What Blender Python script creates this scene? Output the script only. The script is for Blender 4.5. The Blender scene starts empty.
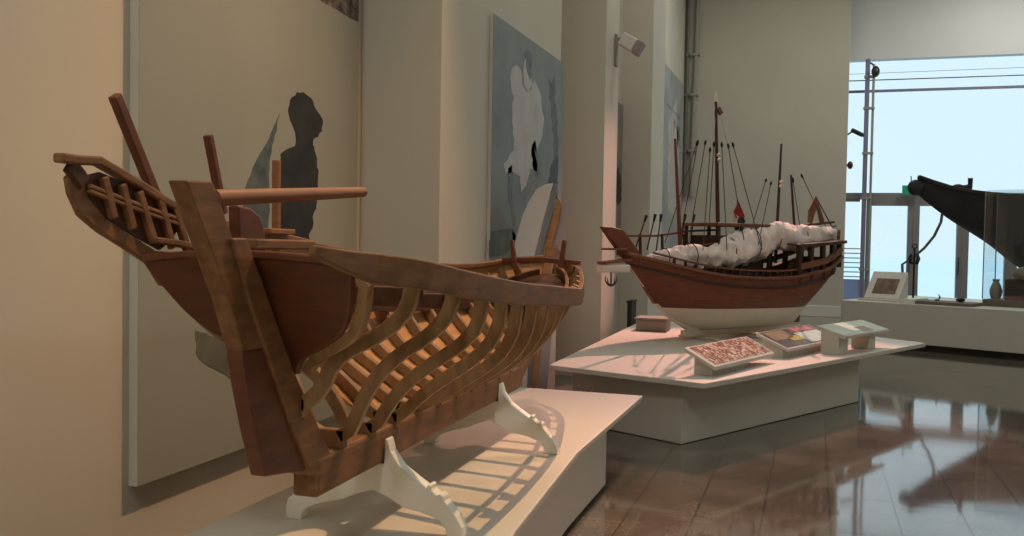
import bpy, bmesh, math, random
from math import sin, cos, pi, radians, sqrt, atan2
from mathutils import Vector as V, Matrix, noise
random.seed(7)
S = bpy.context.scene
COL = S.collection

# ------------------------------------------------------------------ camera
F, YAW, PITCH, ROLL, EYE = 930.0, radians(18.0), radians(-1.85), radians(0.95), 1.6
fwd = V((-sin(YAW)*cos(PITCH), cos(YAW)*cos(PITCH), sin(PITCH)))
right = V((cos(YAW), sin(YAW), 0)); up = right.cross(fwd)
right, up = right*cos(ROLL)+up*sin(ROLL), up*cos(ROLL)-right*sin(ROLL)
CAM = V((0, 0, EYE))
cd = bpy.data.cameras.new('camera'); cam = bpy.data.objects.new('camera', cd); COL.objects.link(cam)
cd.sensor_width = 36; cd.lens = F/1024*36; cd.clip_start = .05; cd.clip_end = 400
m = Matrix((right, up, -fwd)).transposed().to_4x4(); m.translation = CAM
cam.matrix_world = m
S.camera = cam

def ray(x, y): return fwd + right*(x-512)/F + up*(268-y)/F
def onx(x, y, X): d = ray(x, y); return CAM + d*(X/d.x)      # point of the plane x = X seen at a photo position
def ony(x, y, Y): d = ray(x, y); return CAM + d*(Y/d.y)
def onz(x, y, Z): d = ray(x, y); return CAM + d*((Z-EYE)/d.z)

# ------------------------------------------------------------------ materials
def mat(name, col, rough=.6, spec=.5, metal=0, var=0, scale=6, bump=0, bscale=30, stretch=None, coat=0, col2=None, detail=4):
    M = bpy.data.materials.new(name); M.use_nodes = True
    nt = M.node_tree; b = nt.nodes['Principled BSDF']
    b.inputs['Base Color'].default_value = (*col, 1); b.inputs['Roughness'].default_value = rough
    b.inputs['Specular IOR Level'].default_value = spec; b.inputs['Metallic'].default_value = metal
    b.inputs['Coat Weight'].default_value = coat
    if var or bump or col2:
        tc = nt.nodes.new('ShaderNodeTexCoord'); mp = nt.nodes.new('ShaderNodeMapping')
        nt.links.new(tc.outputs['Object'], mp.inputs[0])
        if stretch: mp.inputs['Scale'].default_value = stretch
        n = nt.nodes.new('ShaderNodeTexNoise'); n.inputs['Scale'].default_value = scale; n.inputs['Detail'].default_value = detail
        nt.links.new(mp.outputs[0], n.inputs[0])
        r = nt.nodes.new('ShaderNodeValToRGB')
        c2 = col2 or tuple(c*(1-var) for c in col); c1 = col if col2 else tuple(min(1, c*(1+var)) for c in col)
        r.color_ramp.elements[0].color = (*c2, 1); r.color_ramp.elements[1].color = (*c1, 1)
        r.color_ramp.elements[0].position = .3; r.color_ramp.elements[1].position = .7
        nt.links.new(n.outputs[0], r.inputs[0]); nt.links.new(r.outputs[0], b.inputs['Base Color'])
        if bump:
            n2 = nt.nodes.new('ShaderNodeTexNoise'); n2.inputs['Scale'].default_value = bscale
            nt.links.new(mp.outputs[0], n2.inputs[0])
            bp = nt.nodes.new('ShaderNodeBump'); bp.inputs['Strength'].default_value = bump; bp.inputs['Distance'].default_value = .01
            nt.links.new(n2.outputs[0], bp.inputs['Height']); nt.links.new(bp.outputs[0], b.inputs['Normal'])
    return M

def emis(name, col, s):
    M = bpy.data.materials.new(name); M.use_nodes = True; nt = M.node_tree; nt.nodes.clear()
    e = nt.nodes.new('ShaderNodeEmission'); e.inputs[0].default_value = (*col, 1); e.inputs[1].default_value = s
    o = nt.nodes.new('ShaderNodeOutputMaterial'); nt.links.new(e.outputs[0], o.inputs[0]); return M

def glassmat(name, tint, ior=1.45):
    M = bpy.data.materials.new(name); M.use_nodes = True; nt = M.node_tree; nt.nodes.clear()
    t = nt.nodes.new('ShaderNodeBsdfTransparent'); t.inputs[0].default_value = (*tint, 1)
    g = nt.nodes.new('ShaderNodeBsdfGlossy'); g.inputs['Roughness'].default_value = .02
    lw = nt.nodes.new('ShaderNodeLayerWeight'); lw.inputs[0].default_value = .5
    pw = nt.nodes.new('ShaderNodeMath'); pw.operation = 'POWER'; nt.links.new(lw.outputs['Facing'], pw.inputs[0]); pw.inputs[1].default_value = 5
    fr = nt.nodes.new('ShaderNodeMath'); fr.operation = 'MULTIPLY_ADD'; nt.links.new(pw.outputs[0], fr.inputs[0])
    fr.inputs[1].default_value = .5*(ior-1); fr.inputs[2].default_value = .08*(ior-1)
    mx = nt.nodes.new('ShaderNodeMixShader'); o = nt.nodes.new('ShaderNodeOutputMaterial')
    nt.links.new(fr.outputs[0], mx.inputs[0]); nt.links.new(t.outputs[0], mx.inputs[1]); nt.links.new(g.outputs[0], mx.inputs[2])
    nt.links.new(mx.outputs[0], o.inputs[0]); return M

def ramp_mat(name, stops, scale, kind='noise', rough=.35, stretch=(1, 1, 1), detail=5, spec=.3):
    M = bpy.data.materials.new(name); M.use_nodes = True; nt = M.node_tree; b = nt.nodes['Principled BSDF']
    b.inputs['Roughness'].default_value = rough; b.inputs['Specular IOR Level'].default_value = spec
    tc = nt.nodes.new('ShaderNodeTexCoord'); mp = nt.nodes.new('ShaderNodeMapping'); mp.inputs['Scale'].default_value = stretch
    nt.links.new(tc.outputs['Object'], mp.inputs[0])
    if kind == 'noise':
        n = nt.nodes.new('ShaderNodeTexNoise'); n.inputs['Detail'].default_value = detail; out = n.outputs[0]
    else:
        n = nt.nodes.new('ShaderNodeTexVoronoi'); out = n.outputs['Color']
    n.inputs['Scale'].default_value = scale
    nt.links.new(mp.outputs[0], n.inputs[0])
    r = nt.nodes.new('ShaderNodeValToRGB'); cr = r.color_ramp
    while len(cr.elements) < len(stops): cr.elements.new(.5)
    for e, (p, c) in zip(cr.elements, stops): e.position = p; e.color = (*c, 1)
    nt.links.new(out, r.inputs[0]); nt.links.new(r.outputs[0], b.inputs['Base Color']); return M

M = {}
M['wall'] = mat('wall_paint', (.56, .52, .44), .75, .25, var=.03, scale=1.2, bump=.04, bscale=60)
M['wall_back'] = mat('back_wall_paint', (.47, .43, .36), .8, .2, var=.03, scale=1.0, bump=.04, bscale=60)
M['bulkhead'] = mat('bulkhead_paint', (.62, .61, .60), .8, .2, var=.02, scale=1.0)
M['ceiling'] = mat('ceiling_paint', (.6, .58, .54), .9, .1, var=.02)
M['plinth'] = mat('plinth_paint', (.60, .57, .50), .5, .4, var=.025, scale=2.0)
M['white'] = mat('white_lacquer', (.87, .85, .78), .42, .4, var=.02, scale=4)
M['wood_lit_edge'] = mat('teak_lit_edge', (.42, .27, .14), .55, .3, var=.15, scale=6, stretch=(4, 4, 2))  # teak made paler to carry the light on rib and transom edges
M['wood'] = mat('teak_mid', (.215, .102, .043), .5, .35, var=.28, scale=5, stretch=(6, 1.2, 6), bump=.12, bscale=40)
M['wood_light'] = mat('teak_light', (.26, .145, .064), .52, .35, var=.24, scale=5, stretch=(6, 2, 2), bump=.12, bscale=40)
M['wood_red'] = mat('teak_red', (.135, .042, .018), .42, .4, var=.22, scale=4, stretch=(2, 2, 7), bump=.1, bscale=40)
M['wood_orange'] = mat('teak_orange', (.50, .26, .115), .5, .35, var=.18, scale=4, stretch=(2, 1, 8), bump=.1, bscale=40)
M['wood_tiller'] = mat('teak_tiller', (.27, .115, .05), .5, .35, var=.18, scale=4, stretch=(2, 1, 8))
M['wood_dark'] = mat('teak_dark', (.085, .035, .018), .5, .35, var=.25, scale=5, stretch=(5, 1, 5))
M['dhow_wood'] = mat('dhow_planks', (.17, .05, .024), .45, .4, var=.25, scale=5, stretch=(1.5, 1.5, 14), bump=.1, bscale=40)
M['dhow_dark'] = mat('dhow_dark_timber', (.055, .026, .017), .55, .35, var=.25, scale=8)
M['dhow_rail'] = mat('dhow_rail_timber', (.19, .075, .04), .5, .35, var=.2, scale=8)
M['dhow_bottom'] = mat('dhow_white_bottom', (.72, .64, .54), .6, .3, var=.05, scale=5)
M['sail'] = mat('sail_cloth', (.80, .69, .64), .9, .1, var=.12, scale=9, bump=.35, bscale=25)
M['rope'] = mat('rigging_cord', (.09, .08, .065), .8, .2, var=.2, scale=50)
M['grey_rope'] = mat('hemp_rope', (.16, .15, .13), .9, .1, var=.2, scale=60)
M['black'] = mat('black_paint', (.012, .013, .015), .45, .4, var=.2, scale=8)
M['boat_black'] = mat('tarred_hull', (.02, .021, .022), .5, .35, var=.25, scale=6, bump=.1, bscale=30)
M['frame'] = mat('window_frame_metal', (.23, .215, .22), .45, .4, metal=.2, var=.05, scale=3)
M['post'] = mat('window_post_metal', (.19, .19, .28), .45, .4, metal=.2, var=.05, scale=3)
M['steel'] = mat('steel_dark', (.05, .05, .055), .4, .5, metal=.6, var=.1, scale=10)
M['conduit'] = mat('conduit_paint', (.29, .28, .235), .5, .4, var=.05, scale=5)
M['conduit_dark'] = mat('conduit_dark_paint', (.16, .15, .12), .5, .4, var=.05, scale=5)
M['lamp_body'] = mat('lamp_white', (.66, .62, .57), .5, .35, var=.02, scale=5)
M['lamp_front'] = mat('lamp_grey_front', (.30, .26, .23), .5, .35, var=.05, scale=9)
M['glass'] = glassmat('clear_glass', (.95, .98, .99))
M['case_glass'] = glassmat('case_glass', (.93, .965, .975), 1.5)
M['frosted'] = mat('outdoor_concrete', (.62, .76, .84), .9, .1, var=.03, scale=.6)
M['green_sign'] = emis('green_sign_light', (.02, .16, .085), 1.0)
M['white_sign'] = emis('white_sign_light', (.5, .6, .55), 1.0)
M['grey_box'] = mat('grey_crate', (.30, .28, .24), .7, .2, var=.06, scale=5)
M['dark_box'] = mat('dark_crate', (.045, .035, .028), .7, .2, var=.2, scale=8)
M['stone'] = mat('pale_stone', (.36, .29, .22), .9, .1, var=.25, scale=18, bump=.5, bscale=25)
M['skin_tray'] = mat('tray_wood', (.17, .14, .115), .6, .3, var=.15, scale=9)
M['lilac'] = mat('lilac_board', (.47, .39, .40), .6, .3, var=.06, scale=3)
M['pinkwhite'] = mat('pale_board', (.82, .74, .71), .55, .3, var=.05, scale=3)
M['slate'] = mat('slate_edge', (.22, .24, .26), .6, .3, var=.1, scale=5)
# poster inks
M['poster_beige'] = ramp_mat('print_beige', [(.3, (.28, .295, .26)), (.7, (.325, .335, .295))], .8, rough=.5)
M['poster_edge'] = mat('panel_edge', (.58, .55, .49), .6, .3, var=.02, scale=4)
M['ink_dark'] = ramp_mat('ink_dark', [(.3, (.014, .016, .02)), (.75, (.04, .043, .045))], 7, rough=.5)
M['ink_blue'] = ramp_mat('ink_blue', [(.3, (.05, .07, .08)), (.7, (.12, .15, .15))], 9, rough=.5)
M['ink_rock'] = ramp_mat('ink_rock', [(.35, (.03, .03, .03)), (.5, (.10, .09, .08)), (.7, (.26, .23, .19))], 16, rough=.6)
M['ink_sea_dark'] = ramp_mat('ink_sea_dark', [(.3, (.10, .105, .085)), (.7, (.19, .185, .145))], 5, rough=.5)
M['ink_sea'] = ramp_mat('ink_sea', [(.3, (.20, .195, .15)), (.7, (.28, .265, .205))], 4, rough=.5, stretch=(1, 1, 3))
M['poster_teal'] = ramp_mat('print_teal', [(.3, (.14, .16, .15)), (.7, (.215, .235, .22))], 2.2, rough=.5)
M['ink_pale'] = ramp_mat('ink_pale', [(.25, (.38, .36, .34)), (.75, (.52, .49, .47))], 4, rough=.5)
M['ink_grey'] = ramp_mat('ink_grey', [(.3, (.08, .09, .09)), (.7, (.16, .17, .17))], 8, rough=.5)
M['ink_green'] = ramp_mat('ink_green', [(.3, (.05, .06, .04)), (.7, (.12, .13, .08))], 8, rough=.5)
M['poster_blue'] = ramp_mat('print_blue', [(.3, (.24, .26, .27)), (.7, (.36, .37, .37))], 1.6, rough=.5)
M['poster_grey'] = ramp_mat('print_grey', [(.3, (.20, .18, .15)), (.7, (.28, .26, .21))], 2.0, rough=.5)
# label pictures
M['pic_red'] = ramp_mat('picture_crowd', [(.1, (.05, .015, .012)), (.4, (.32, .06, .035)), (.58, (.55, .30, .17)), (.85, (.85, .68, .50))], 42, 'voronoi')
M['pic_dark'] = ramp_mat('picture_dark', [(.3, (.045, .04, .035)), (.6, (.10, .085, .06))], 14)
M['pic_tan'] = ramp_mat('picture_tan', [(.3, (.22, .16, .09)), (.7, (.34, .25, .14))], 14)
M['pic_yellow'] = ramp_mat('picture_yellow', [(.3, (.35, .30, .05)), (.7, (.62, .52, .10))], 20)
M['pic_white'] = ramp_mat('picture_page', [(.35, (.45, .55, .47)), (.7, (.72, .80, .72))], 14)
M['pic_pink'] = ramp_mat('picture_pink', [(.3, (.40, .10, .10)), (.7, (.55, .22, .20))], 18)
M['pic_green'] = ramp_mat('picture_green', [(.3, (.13, .23, .145)), (.7, (.21, .32, .21))], 8)
M['pic_pale'] = ramp_mat('picture_pale', [(.3, (.45, .52, .42)), (.7, (.65, .70, .58))], 16)
M['pic_brown'] = ramp_mat('picture_brown', [(.3, (.10, .055, .035)), (.7, (.22, .14, .09))], 12)
M['flag_red'] = mat('flag_red', (.33, .03, .03), .8, .1, var=.1, scale=20)
M['flag_dark'] = mat('flag_dark', (.03, .03, .032), .8, .1, var=.2, scale=20)
M['flag_white'] = mat('flag_white', (.5, .46, .42), .8, .1, var=.1, scale=20)

# floor: polished granite tiles
def floor_mat():
    Mt = bpy.data.materials.new('polished_granite'); Mt.use_nodes = True; nt = Mt.node_tree; b = nt.nodes['Principled BSDF']
    L = nt.links.new; N = nt.nodes.new
    tc = N('ShaderNodeTexCoord'); sx = N('ShaderNodeSeparateXYZ'); L(tc.outputs['Object'], sx.inputs[0])
    def math_(op, a, bb=None, c=None):
        n = N('ShaderNodeMath'); n.operation = op
        for i, v in enumerate((a, bb, c)):
            if v is None: continue
            if isinstance(v, (int, float)): n.inputs[i].default_value = v
            else: L(v, n.inputs[i])
        return n.outputs[0]
    def line(o, off, per, w):
        f = math_('FRACT', math_('DIVIDE', math_('SUBTRACT', o, off), per))
        d = math_('MINIMUM', f, math_('SUBTRACT', 1.0, f))
        return math_('LESS_THAN', d, w/per)
    j = math_('MAXIMUM', line(sx.outputs[0], .5, .375, .0055), line(sx.outputs[1], 6.93, .75, .0055))
    n1 = N('ShaderNodeTexNoise'); n1.inputs['Scale'].default_value = 38; n1.inputs['Detail'].default_value = 6; L(tc.outputs['Object'], n1.inputs[0])
    n2 = N('ShaderNodeTexNoise'); n2.inputs['Scale'].default_value = 2.2; L(tc.outputs['Object'], n2.inputs[0])
    ad = math_('MULTIPLY_ADD', n2.outputs[0], .55, math_('MULTIPLY', n1.outputs[0], .5))
    r = N('ShaderNodeValToRGB'); r.color_ramp.elements[0].position = .35; r.color_ramp.elements[1].position = .68
    r.color_ramp.elements[0].color = (.072, .059, .047, 1); r.color_ramp.elements[1].color = (.19, .158, .125, 1)
    L(ad, r.inputs[0])
    mx = N('ShaderNodeMix'); mx.data_type = 'RGBA'; L(j, mx.inputs[0]); L(r.outputs[0], mx.inputs[6]); mx.inputs[7].default_value = (.075, .062, .05, 1)
    L(mx.outputs[2], b.inputs['Base Color'])
    b.inputs['Roughness'].default_value = .06; L(math_('MULTIPLY_ADD', j, -.25, .5), b.inputs['Specular IOR Level'])
    b.inputs['IOR'].default_value = 2.15
    n3 = N('ShaderNodeTexNoise'); n3.inputs['Scale'].default_value = 3.5; L(tc.outputs['Object'], n3.inputs[0])
    bp = N('ShaderNodeBump'); bp.inputs['Strength'].default_value = .03; bp.inputs['Distance'].default_value = .01
    L(n3.outputs[0], bp.inputs['Height']); L(bp.outputs[0], b.inputs['Normal'])
    return Mt
M['floor'] = floor_mat()

# ------------------------------------------------------------------ mesh helpers
class MB:
    def __init__(s): s.v = []; s.f = []
    def add(s, vs, fs):
        o = len(s.v); s.v += [V(p) for p in vs]; s.f += [[i+o for i in f] for f in fs]; return s
    def box(s, lo, hi):
        x0, y0, z0 = lo; x1, y1, z1 = hi
        return s.add([(x0,y0,z0),(x1,y0,z0),(x1,y1,z0),(x0,y1,z0),(x0,y0,z1),(x1,y0,z1),(x1,y1,z1),(x0,y1,z1)],
                     [(3,2,1,0),(4,5,6,7),(0,1,5,4),(1,2,6,5),(2,3,7,6),(3,0,4,7)])
    def bar(s, p0, p1, w, h, side=None):
        p0, p1 = V(p0), V(p1); d = (p1-p0).normalized()
        sd = V(side) if side else V((0, 0, 1)).cross(d)
        if sd.length < 1e-4: sd = V((1, 0, 0))
        sd = (sd - d*sd.dot(d)).normalized(); u = d.cross(sd)
        q = [sd*a*w/2+u*b*h/2 for a, b in ((-1,-1),(1,-1),(1,1),(-1,1))]
        return s.add([p0+k for k in q]+[p1+k for k in q], [(3,2,1,0),(4,5,6,7),(0,1,5,4),(1,2,6,5),(2,3,7,6),(3,0,4,7)])
    def sweep(s, pts, w, h, side):
        """rectangular section (w along side, h across) along pts; w/h may be functions of t"""
        pts = [V(p) for p in pts]; n = len(pts); vs = []; fs = []
        for i, p in enumerate(pts):
            d = (pts[min(i+1, n-1)]-pts[max(i-1, 0)]).normalized()
            sd = V(side); sd = (sd-d*sd.dot(d)).normalized(); u = d.cross(sd); t = i/(n-1)
            ww = w(t) if callable(w) else w; hh = h(t) if callable(h) else h
            vs += [p+sd*a*ww/2+u*b*hh/2 for a, b in ((-1,-1),(1,-1),(1,1),(-1,1))]
            if i:
                o = 4*(i-1); fs += [(o+k, o+(k+1) % 4, o+4+(k+1) % 4, o+4+k) for k in range(4)]
        fs += [(3,2,1,0), tuple(4*(n-1)+k for k in range(4))]
        return s.add(vs, fs)
    def tube(s, pts, r, n=10):
        pts = [V(p) for p in pts]; k = len(pts); vs = []; fs = []; ref = None
        for i, p in enumerate(pts):
            d = (pts[min(i+1, k-1)]-pts[max(i-1, 0)]).normalized()
            if ref is None: ref = d.orthogonal()
            ref = (ref-d*ref.dot(d)).normalized(); b = d.cross(ref)
            rr = r[i] if isinstance(r, (list, tuple)) else r
            vs += [p+(ref*cos(2*pi*a/n)+b*sin(2*pi*a/n))*rr for a in range(n)]
            if i:
                o = n*(i-1); fs += [(o+a, o+(a+1) % n, o+n+(a+1) % n, o+n+a) for a in range(n)]
        fs += [tuple(range(n-1, -1, -1)), tuple(n*(k-1)+a for a in range(n))]
        return s.add(vs, fs)
    def prism(s, poly, off):
        """closed polygon of 3D points extruded by the vector off"""
        n = len(poly); off = V(off); p = [V(q) for q in poly]
        return s.add(p+[q+off for q in p], [tuple(range(n-1, -1, -1)), tuple(range(n, 2*n))]+[(i, (i+1) % n, n+(i+1) % n, n+i) for i in range(n)])
    def grid(s, rows, thick=None):
        """surface through rows of points; thick = function (i,j)->offset vector gives a closed slab"""
        a, b = len(rows), len(rows[0]); o = [V(p) for r in rows for p in r]
        f = [(i*b+j, i*b+j+1, (i+1)*b+j+1, (i+1)*b+j) for i in range(a-1) for j in range(b-1)]
        if thick is None: return s.add(o, f)
        k = a*b; o2 = [o[i*b+j]+V(thick(i, j)) for i in range(a) for j in range(b)]
        f2 = [tuple(k+q for q in reversed(t)) for t in f]
        e = []
        ring = [(0, j) for j in range(b)]+[(i, b-1) for i in range(1, a)]+[(a-1, j) for j in range(b-2, -1, -1)]+[(i, 0) for i in range(a-2, 0, -1)]
        for q in range(len(ring)):
            (i0, j0), (i1, j1) = ring[q], ring[(q+1) % len(ring)]
            A, B = i0*b+j0, i1*b+j1; e.append((B, A, A+k, B+k))
        return s.add(o+o2, f+f2+e)
    def ball(s, c, r, seg=10, ring=7, sc=(1, 1, 1)):
        vs = []; fs = []; c = V(c)
        for i in range(ring+1):
            a = pi*i/ring
            for j in range(seg):
                b = 2*pi*j/seg; vs.append(c+V((r*sc[0]*sin(a)*cos(b), r*sc[1]*sin(a)*sin(b), r*sc[2]*cos(a))))
        for i in range(ring):
            for j in range(seg): fs.append((i*seg+j, (i+1)*seg+j, (i+1)*seg+(j+1) % seg, i*seg+(j+1) % seg))
        return s.add(vs, fs)
    def build(s, name, material, parent=None, bevel=0, smooth=False, loc=None, local=False, seg=2):
        """vertices are in world space unless local; the object sits at its parent's origin (or at loc)"""
        org = V((0, 0, 0)) if local else (V(loc) if loc is not None else (V(parent.location) if parent else V((0, 0, 0))))
        if parent is not None and not local and parent.parent is not None: org = org + V(parent.parent.location)
        me = bpy.data.meshes.new(name); bm = bmesh.new()
        bv = [bm.verts.new(p-org) for p in s.v]
        for f in s.f:
            try: bm.faces.new([bv[i] for i in f])
            except ValueError: pass
        bmesh.ops.remove_doubles(bm, verts=bm.verts, dist=1e-6)
        bmesh.ops.recalc_face_normals(bm, faces=bm.faces)
        if bevel:
            ed = [e for e in bm.edges if len(e.link_faces) == 2 and e.calc_face_angle(0) > .6]
            bmesh.ops.bevel(bm, geom=ed, offset=bevel, segments=seg, affect='EDGES', profile=.5, clamp_overlap=True)
        bm.to_mesh(me); bm.free()
        if smooth:
            for p in me.polygons: p.use_smooth = True
            try: me.set_sharp_from_angle(angle=radians(38))
            except Exception: pass
        o = bpy.data.objects.new(name, me); COL.objects.link(o); me.materials.append(material)
        if parent is not None: o.parent = parent
        elif loc is not None: o.location = loc
        return o

def tag(o, label=None, cat=None, group=None, kind=None):
    if label: o['label'] = label
    if cat: o['category'] = cat
    if group: o['group'] = group
    if kind: o['kind'] = kind
    return o
def empty(name, loc, label, cat, group=None, rz=0):
    o = bpy.data.objects.new(name, None); COL.objects.link(o); o.location = loc; o.rotation_euler = (0, 0, rz)
    o.empty_display_size = .1
    return tag(o, label, cat, group)
def struct(o): o['kind'] = 'structure'; return o

def interp(tab, x):
    if x <= tab[0][0]: return tab[0][1]
    for (a, p), (b, q) in zip(tab, tab[1:]):
        if x <= b:
            t = (x-a)/(b-a)
            return p+(q-p)*t
    return tab[-1][1]
def smooth_tab(tab, n=60):
    """catmull-rom resampling of a table x -> value"""
    xs = [t[0] for t in tab]; ys = [t[1] for t in tab]; k = len(tab)
    mm = [(ys[min(i+1, k-1)]-ys[max(i-1, 0)])/(xs[min(i+1, k-1)]-xs[max(i-1, 0)]) for i in range(k)]
    out = []
    for q in range(n+1):
        x = xs[0]+(xs[-1]-xs[0])*q/n; i = max(j for j in range(k-1) if xs[j] <= x+1e-9)
        h = xs[i+1]-xs[i]; t = (x-xs[i])/h
        out.append((x, (2*t**3-3*t*t+1)*ys[i]+(t**3-2*t*t+t)*h*mm[i]+(-2*t**3+3*t*t)*ys[i+1]+(t**3-t*t)*h*mm[i+1]))
    return out
def resample(poly, n):
    L = [0]
    for a, b in zip(poly, poly[1:]): L.append(L[-1]+sqrt((a[0]-b[0])**2+(a[1]-b[1])**2))
    tx = list(zip(L, [p[0] for p in poly])); tz = list(zip(L, [p[1] for p in poly]))
    tx, tz = smooth_tab(tx, 80), smooth_tab(tz, 80)
    return [(interp(tx, L[-1]*i/(n-1)), interp(tz, L[-1]*i/(n-1))) for i in range(n)]

# ------------------------------------------------------------------ the room
W1, WB = -2.9, 21.3     # recessed wall, pier faces, back wall
XR, YF, ZC = 9.0, -4.0, 7.8
o = MB().add([(-4, YF, 0), (XR, YF, 0), (XR, 22.7, 0), (-4, 22.7, 0)], [(0, 1, 2, 3)]).build('floor', M['floor']); struct(o)
o = MB().box((-4, YF, ZC), (XR+.2, 22.7, ZC+.2)).build('ceiling', M['ceiling']); struct(o)
# left wall: a recessed wall plane with three piers standing out of it
yA = onx(359.5, 60, W1).y + .03
W2 = ony(441, 100, yA).x
yB = onx(561, 60, W2).y
yC0, yC1 = onx(603, 200, W2).y, onx(616.5, 180, W2).y
yD0, yD1 = onx(653, 60, W2).y, onx(665.5, 40, W2).y
o = MB().box((W1-.3, YF, 0), (W1, WB+.25, ZC)).build('wall_left', M['wall']); struct(o)
for k, (ya_, yb_) in enumerate(((yA, yB), (yC0, yC1), (yD0, yD1))):
    o = MB().box((W1, ya_, 0), (W2, yb_, ZC)).build('trim_%d' % (k+1), M['wall'], bevel=.004); struct(o)
XR3 = ony(622.8, 150, yD0).x - .03
o = MB().box((W1, yC1, 0), (XR3, yD0, ZC)).build('trim_4', M['wall']); struct(o)
xBE = ony(847.5, 140, WB).x
o = MB().box((W1, WB, 0), (xBE, WB+.25, ZC)).build('wall_back', M['wall_back'], bevel=.01); struct(o)
o = MB().box((W1, WB-.035, 0), (xBE, WB, .24)).build('baseboard_back', M['plinth'], bevel=.008); struct(o)
YW = 22.5
o = MB().box((xBE-.3, YW-.12, 5.72), (XR, YW+.15, ZC)).build('wall_window', M['bulkhead']); struct(o)
o = MB().box((XR, YF, 0), (XR+.2, YW+.2, ZC)).build('wall_right', M['wall']); struct(o)
o = MB().box((W1-.5, YF-.2, 0), (XR+.2, YF, ZC)).build('wall_front', M['wall']); struct(o)
o = MB().box((xBE-.3, WB+.25, 0), (xBE-.1, YW+.2, ZC)).build('wall_corner', M['wall']); struct(o)

# glazed end wall: upper window over a row of doors
ZT = 2.62
wf = MB()
wf.box((xBE-.1, YW-.05, ZT-.02), (XR, YW+.09, ZT+.13))          # transom over the doors
wx = ony(866.5, 90, YW).x
for k in range(4):
    x = wx+.13+k*2.2
    if k > 1: wf.box((x-.05, YW-.04, ZT+.13), (x+.05, YW+.06, 5.72))
o = wf.build('window_1', M['frame'], bevel=.006); struct(o)
MB().box((xBE-.1, YW, ZT+.13), (XR, YW+.012, 5.72)).build('glass', M['glass'], o)
MB().box((xBE-.1, YW-.03, 5.00), (XR, YW-.005, 5.06)).build('glazing_bar', M['post'], o)
MB().tube([(xBE-.1, YW-.06, 5.27), (XR, YW-.06, 5.27)], .012, 8).build('cable', M['steel'], o)
MB().tube([(xBE-.1, YW-.06, 5.42), (XR, YW-.06, 5.45)], .005, 8).build('cable', M['grey_rope'], o)
dxs = [ony(x, 200, YW).x for x in (873, 918, 967, 1012)]
# side light between wall edge and post
sl = MB().box((xBE-.1, YW-.04, ZT-.07), (wx-.07, YW+.04, ZT-.02)); o = sl.build('window_2', M['frame']); struct(o)
MB().box((xBE-.1, YW, .05), (wx-.07, YW+.012, ZT-.07)).build('glass', M['glass'], o)
edges = [wx+.07, ony(912, 240, YW).x, ony(961.5, 240, YW).x, ony(1010, 240, YW).x]
edges += [edges[-1]+.95*k for k in range(1, 6)]
for i, (a, b) in enumerate(zip(edges, edges[1:])):
    d = MB(); w = .14 if i else .11
    d.box((a, YW-.05, .0), (a+w, YW+.05, ZT-.02)); d.box((b-.1, YW-.05, .0), (b, YW+.05, ZT-.02))
    d.box((a+w, YW-.05, .0), (b-.1, YW+.05, .16)); d.box((a+w, YW-.05, ZT-.16), (b-.1, YW+.05, ZT-.02))
    o = d.build('door_%d' % (i+1), M['frame'], bevel=.008); struct(o)
    MB().box((a+w, YW-.006, .16), (b-.1, YW+.006, ZT-.16)).build('glass', M['glass'], o)
    if i < 2: MB().tube([(b-.06, YW-.09, .95), (b-.06, YW-.09, 1.35)], .013, 8).build('door_handle', M['steel'], o)
# pole with pipe and camera beside the first door
pb = ony(864, 200, YW-.2)
e = empty('steel_pole', (pb.x, YW-.2, 0), 'tall grey-violet steel pole with a thin pipe strapped to it, left of the glass doors', 'pole')
MB().bar((pb.x, YW-.2, 0), (pb.x, YW-.2, 5.72), .095, .095, (1, 0, 0)).build('post', M['post'], e, bevel=.01)
MB().tube([(pb.x+.13, YW-.2, .0), (pb.x+.13, YW-.2, 5.6)], .028, 10).build('pipe', M['conduit'], e)
for z in (1.0, 2.6, 3.6, 4.6, 5.3): MB().box((pb.x-.07, YW-.265, z), (pb.x+.165, YW-.14, z+.05)).build('clamp', M['conduit'], e)
c = V((pb.x+.16, YW-.3, 5.42))
MB().ball(c, .1, 12, 8, (.9, 1, 1.25)).build('camera_head', M['steel'], e, smooth=True)
MB().tube([c+V((0, .1, .12)), c+V((-.08, .12, .2)), (pb.x, YW-.2, 5.66)], .02).build('bracket', M['steel'], e)
# outside
o = MB().box((-60, YW+.3, -.3), (60, 130, -.12)).build('terrace', M['frosted']); struct(o)
rl = ony(853, 260, 25.5)
e = empty('railing', (rl.x, 25.5, -.12), 'pale horizontal-bar railing outside the narrow pane left of the doors', 'railing')
for k in range(7): MB().bar((rl.x-1.2, 25.5, .75+k*.12), (rl.x+.28, 25.5, .75+k*.12), .03, .03).build('rail', M['conduit'], e)
for dx in (-1.0, .2): MB().bar((rl.x+dx, 25.5, -.12), (rl.x+dx, 25.5, 1.52), .05, .05, (1, 0, 0)).build('post', M['steel'], e)
MB().box((rl.x-1.1, 25.54, -.12), (rl.x+.32, 25.58, .68)).build('screen_panel', M['post'], e)

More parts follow.
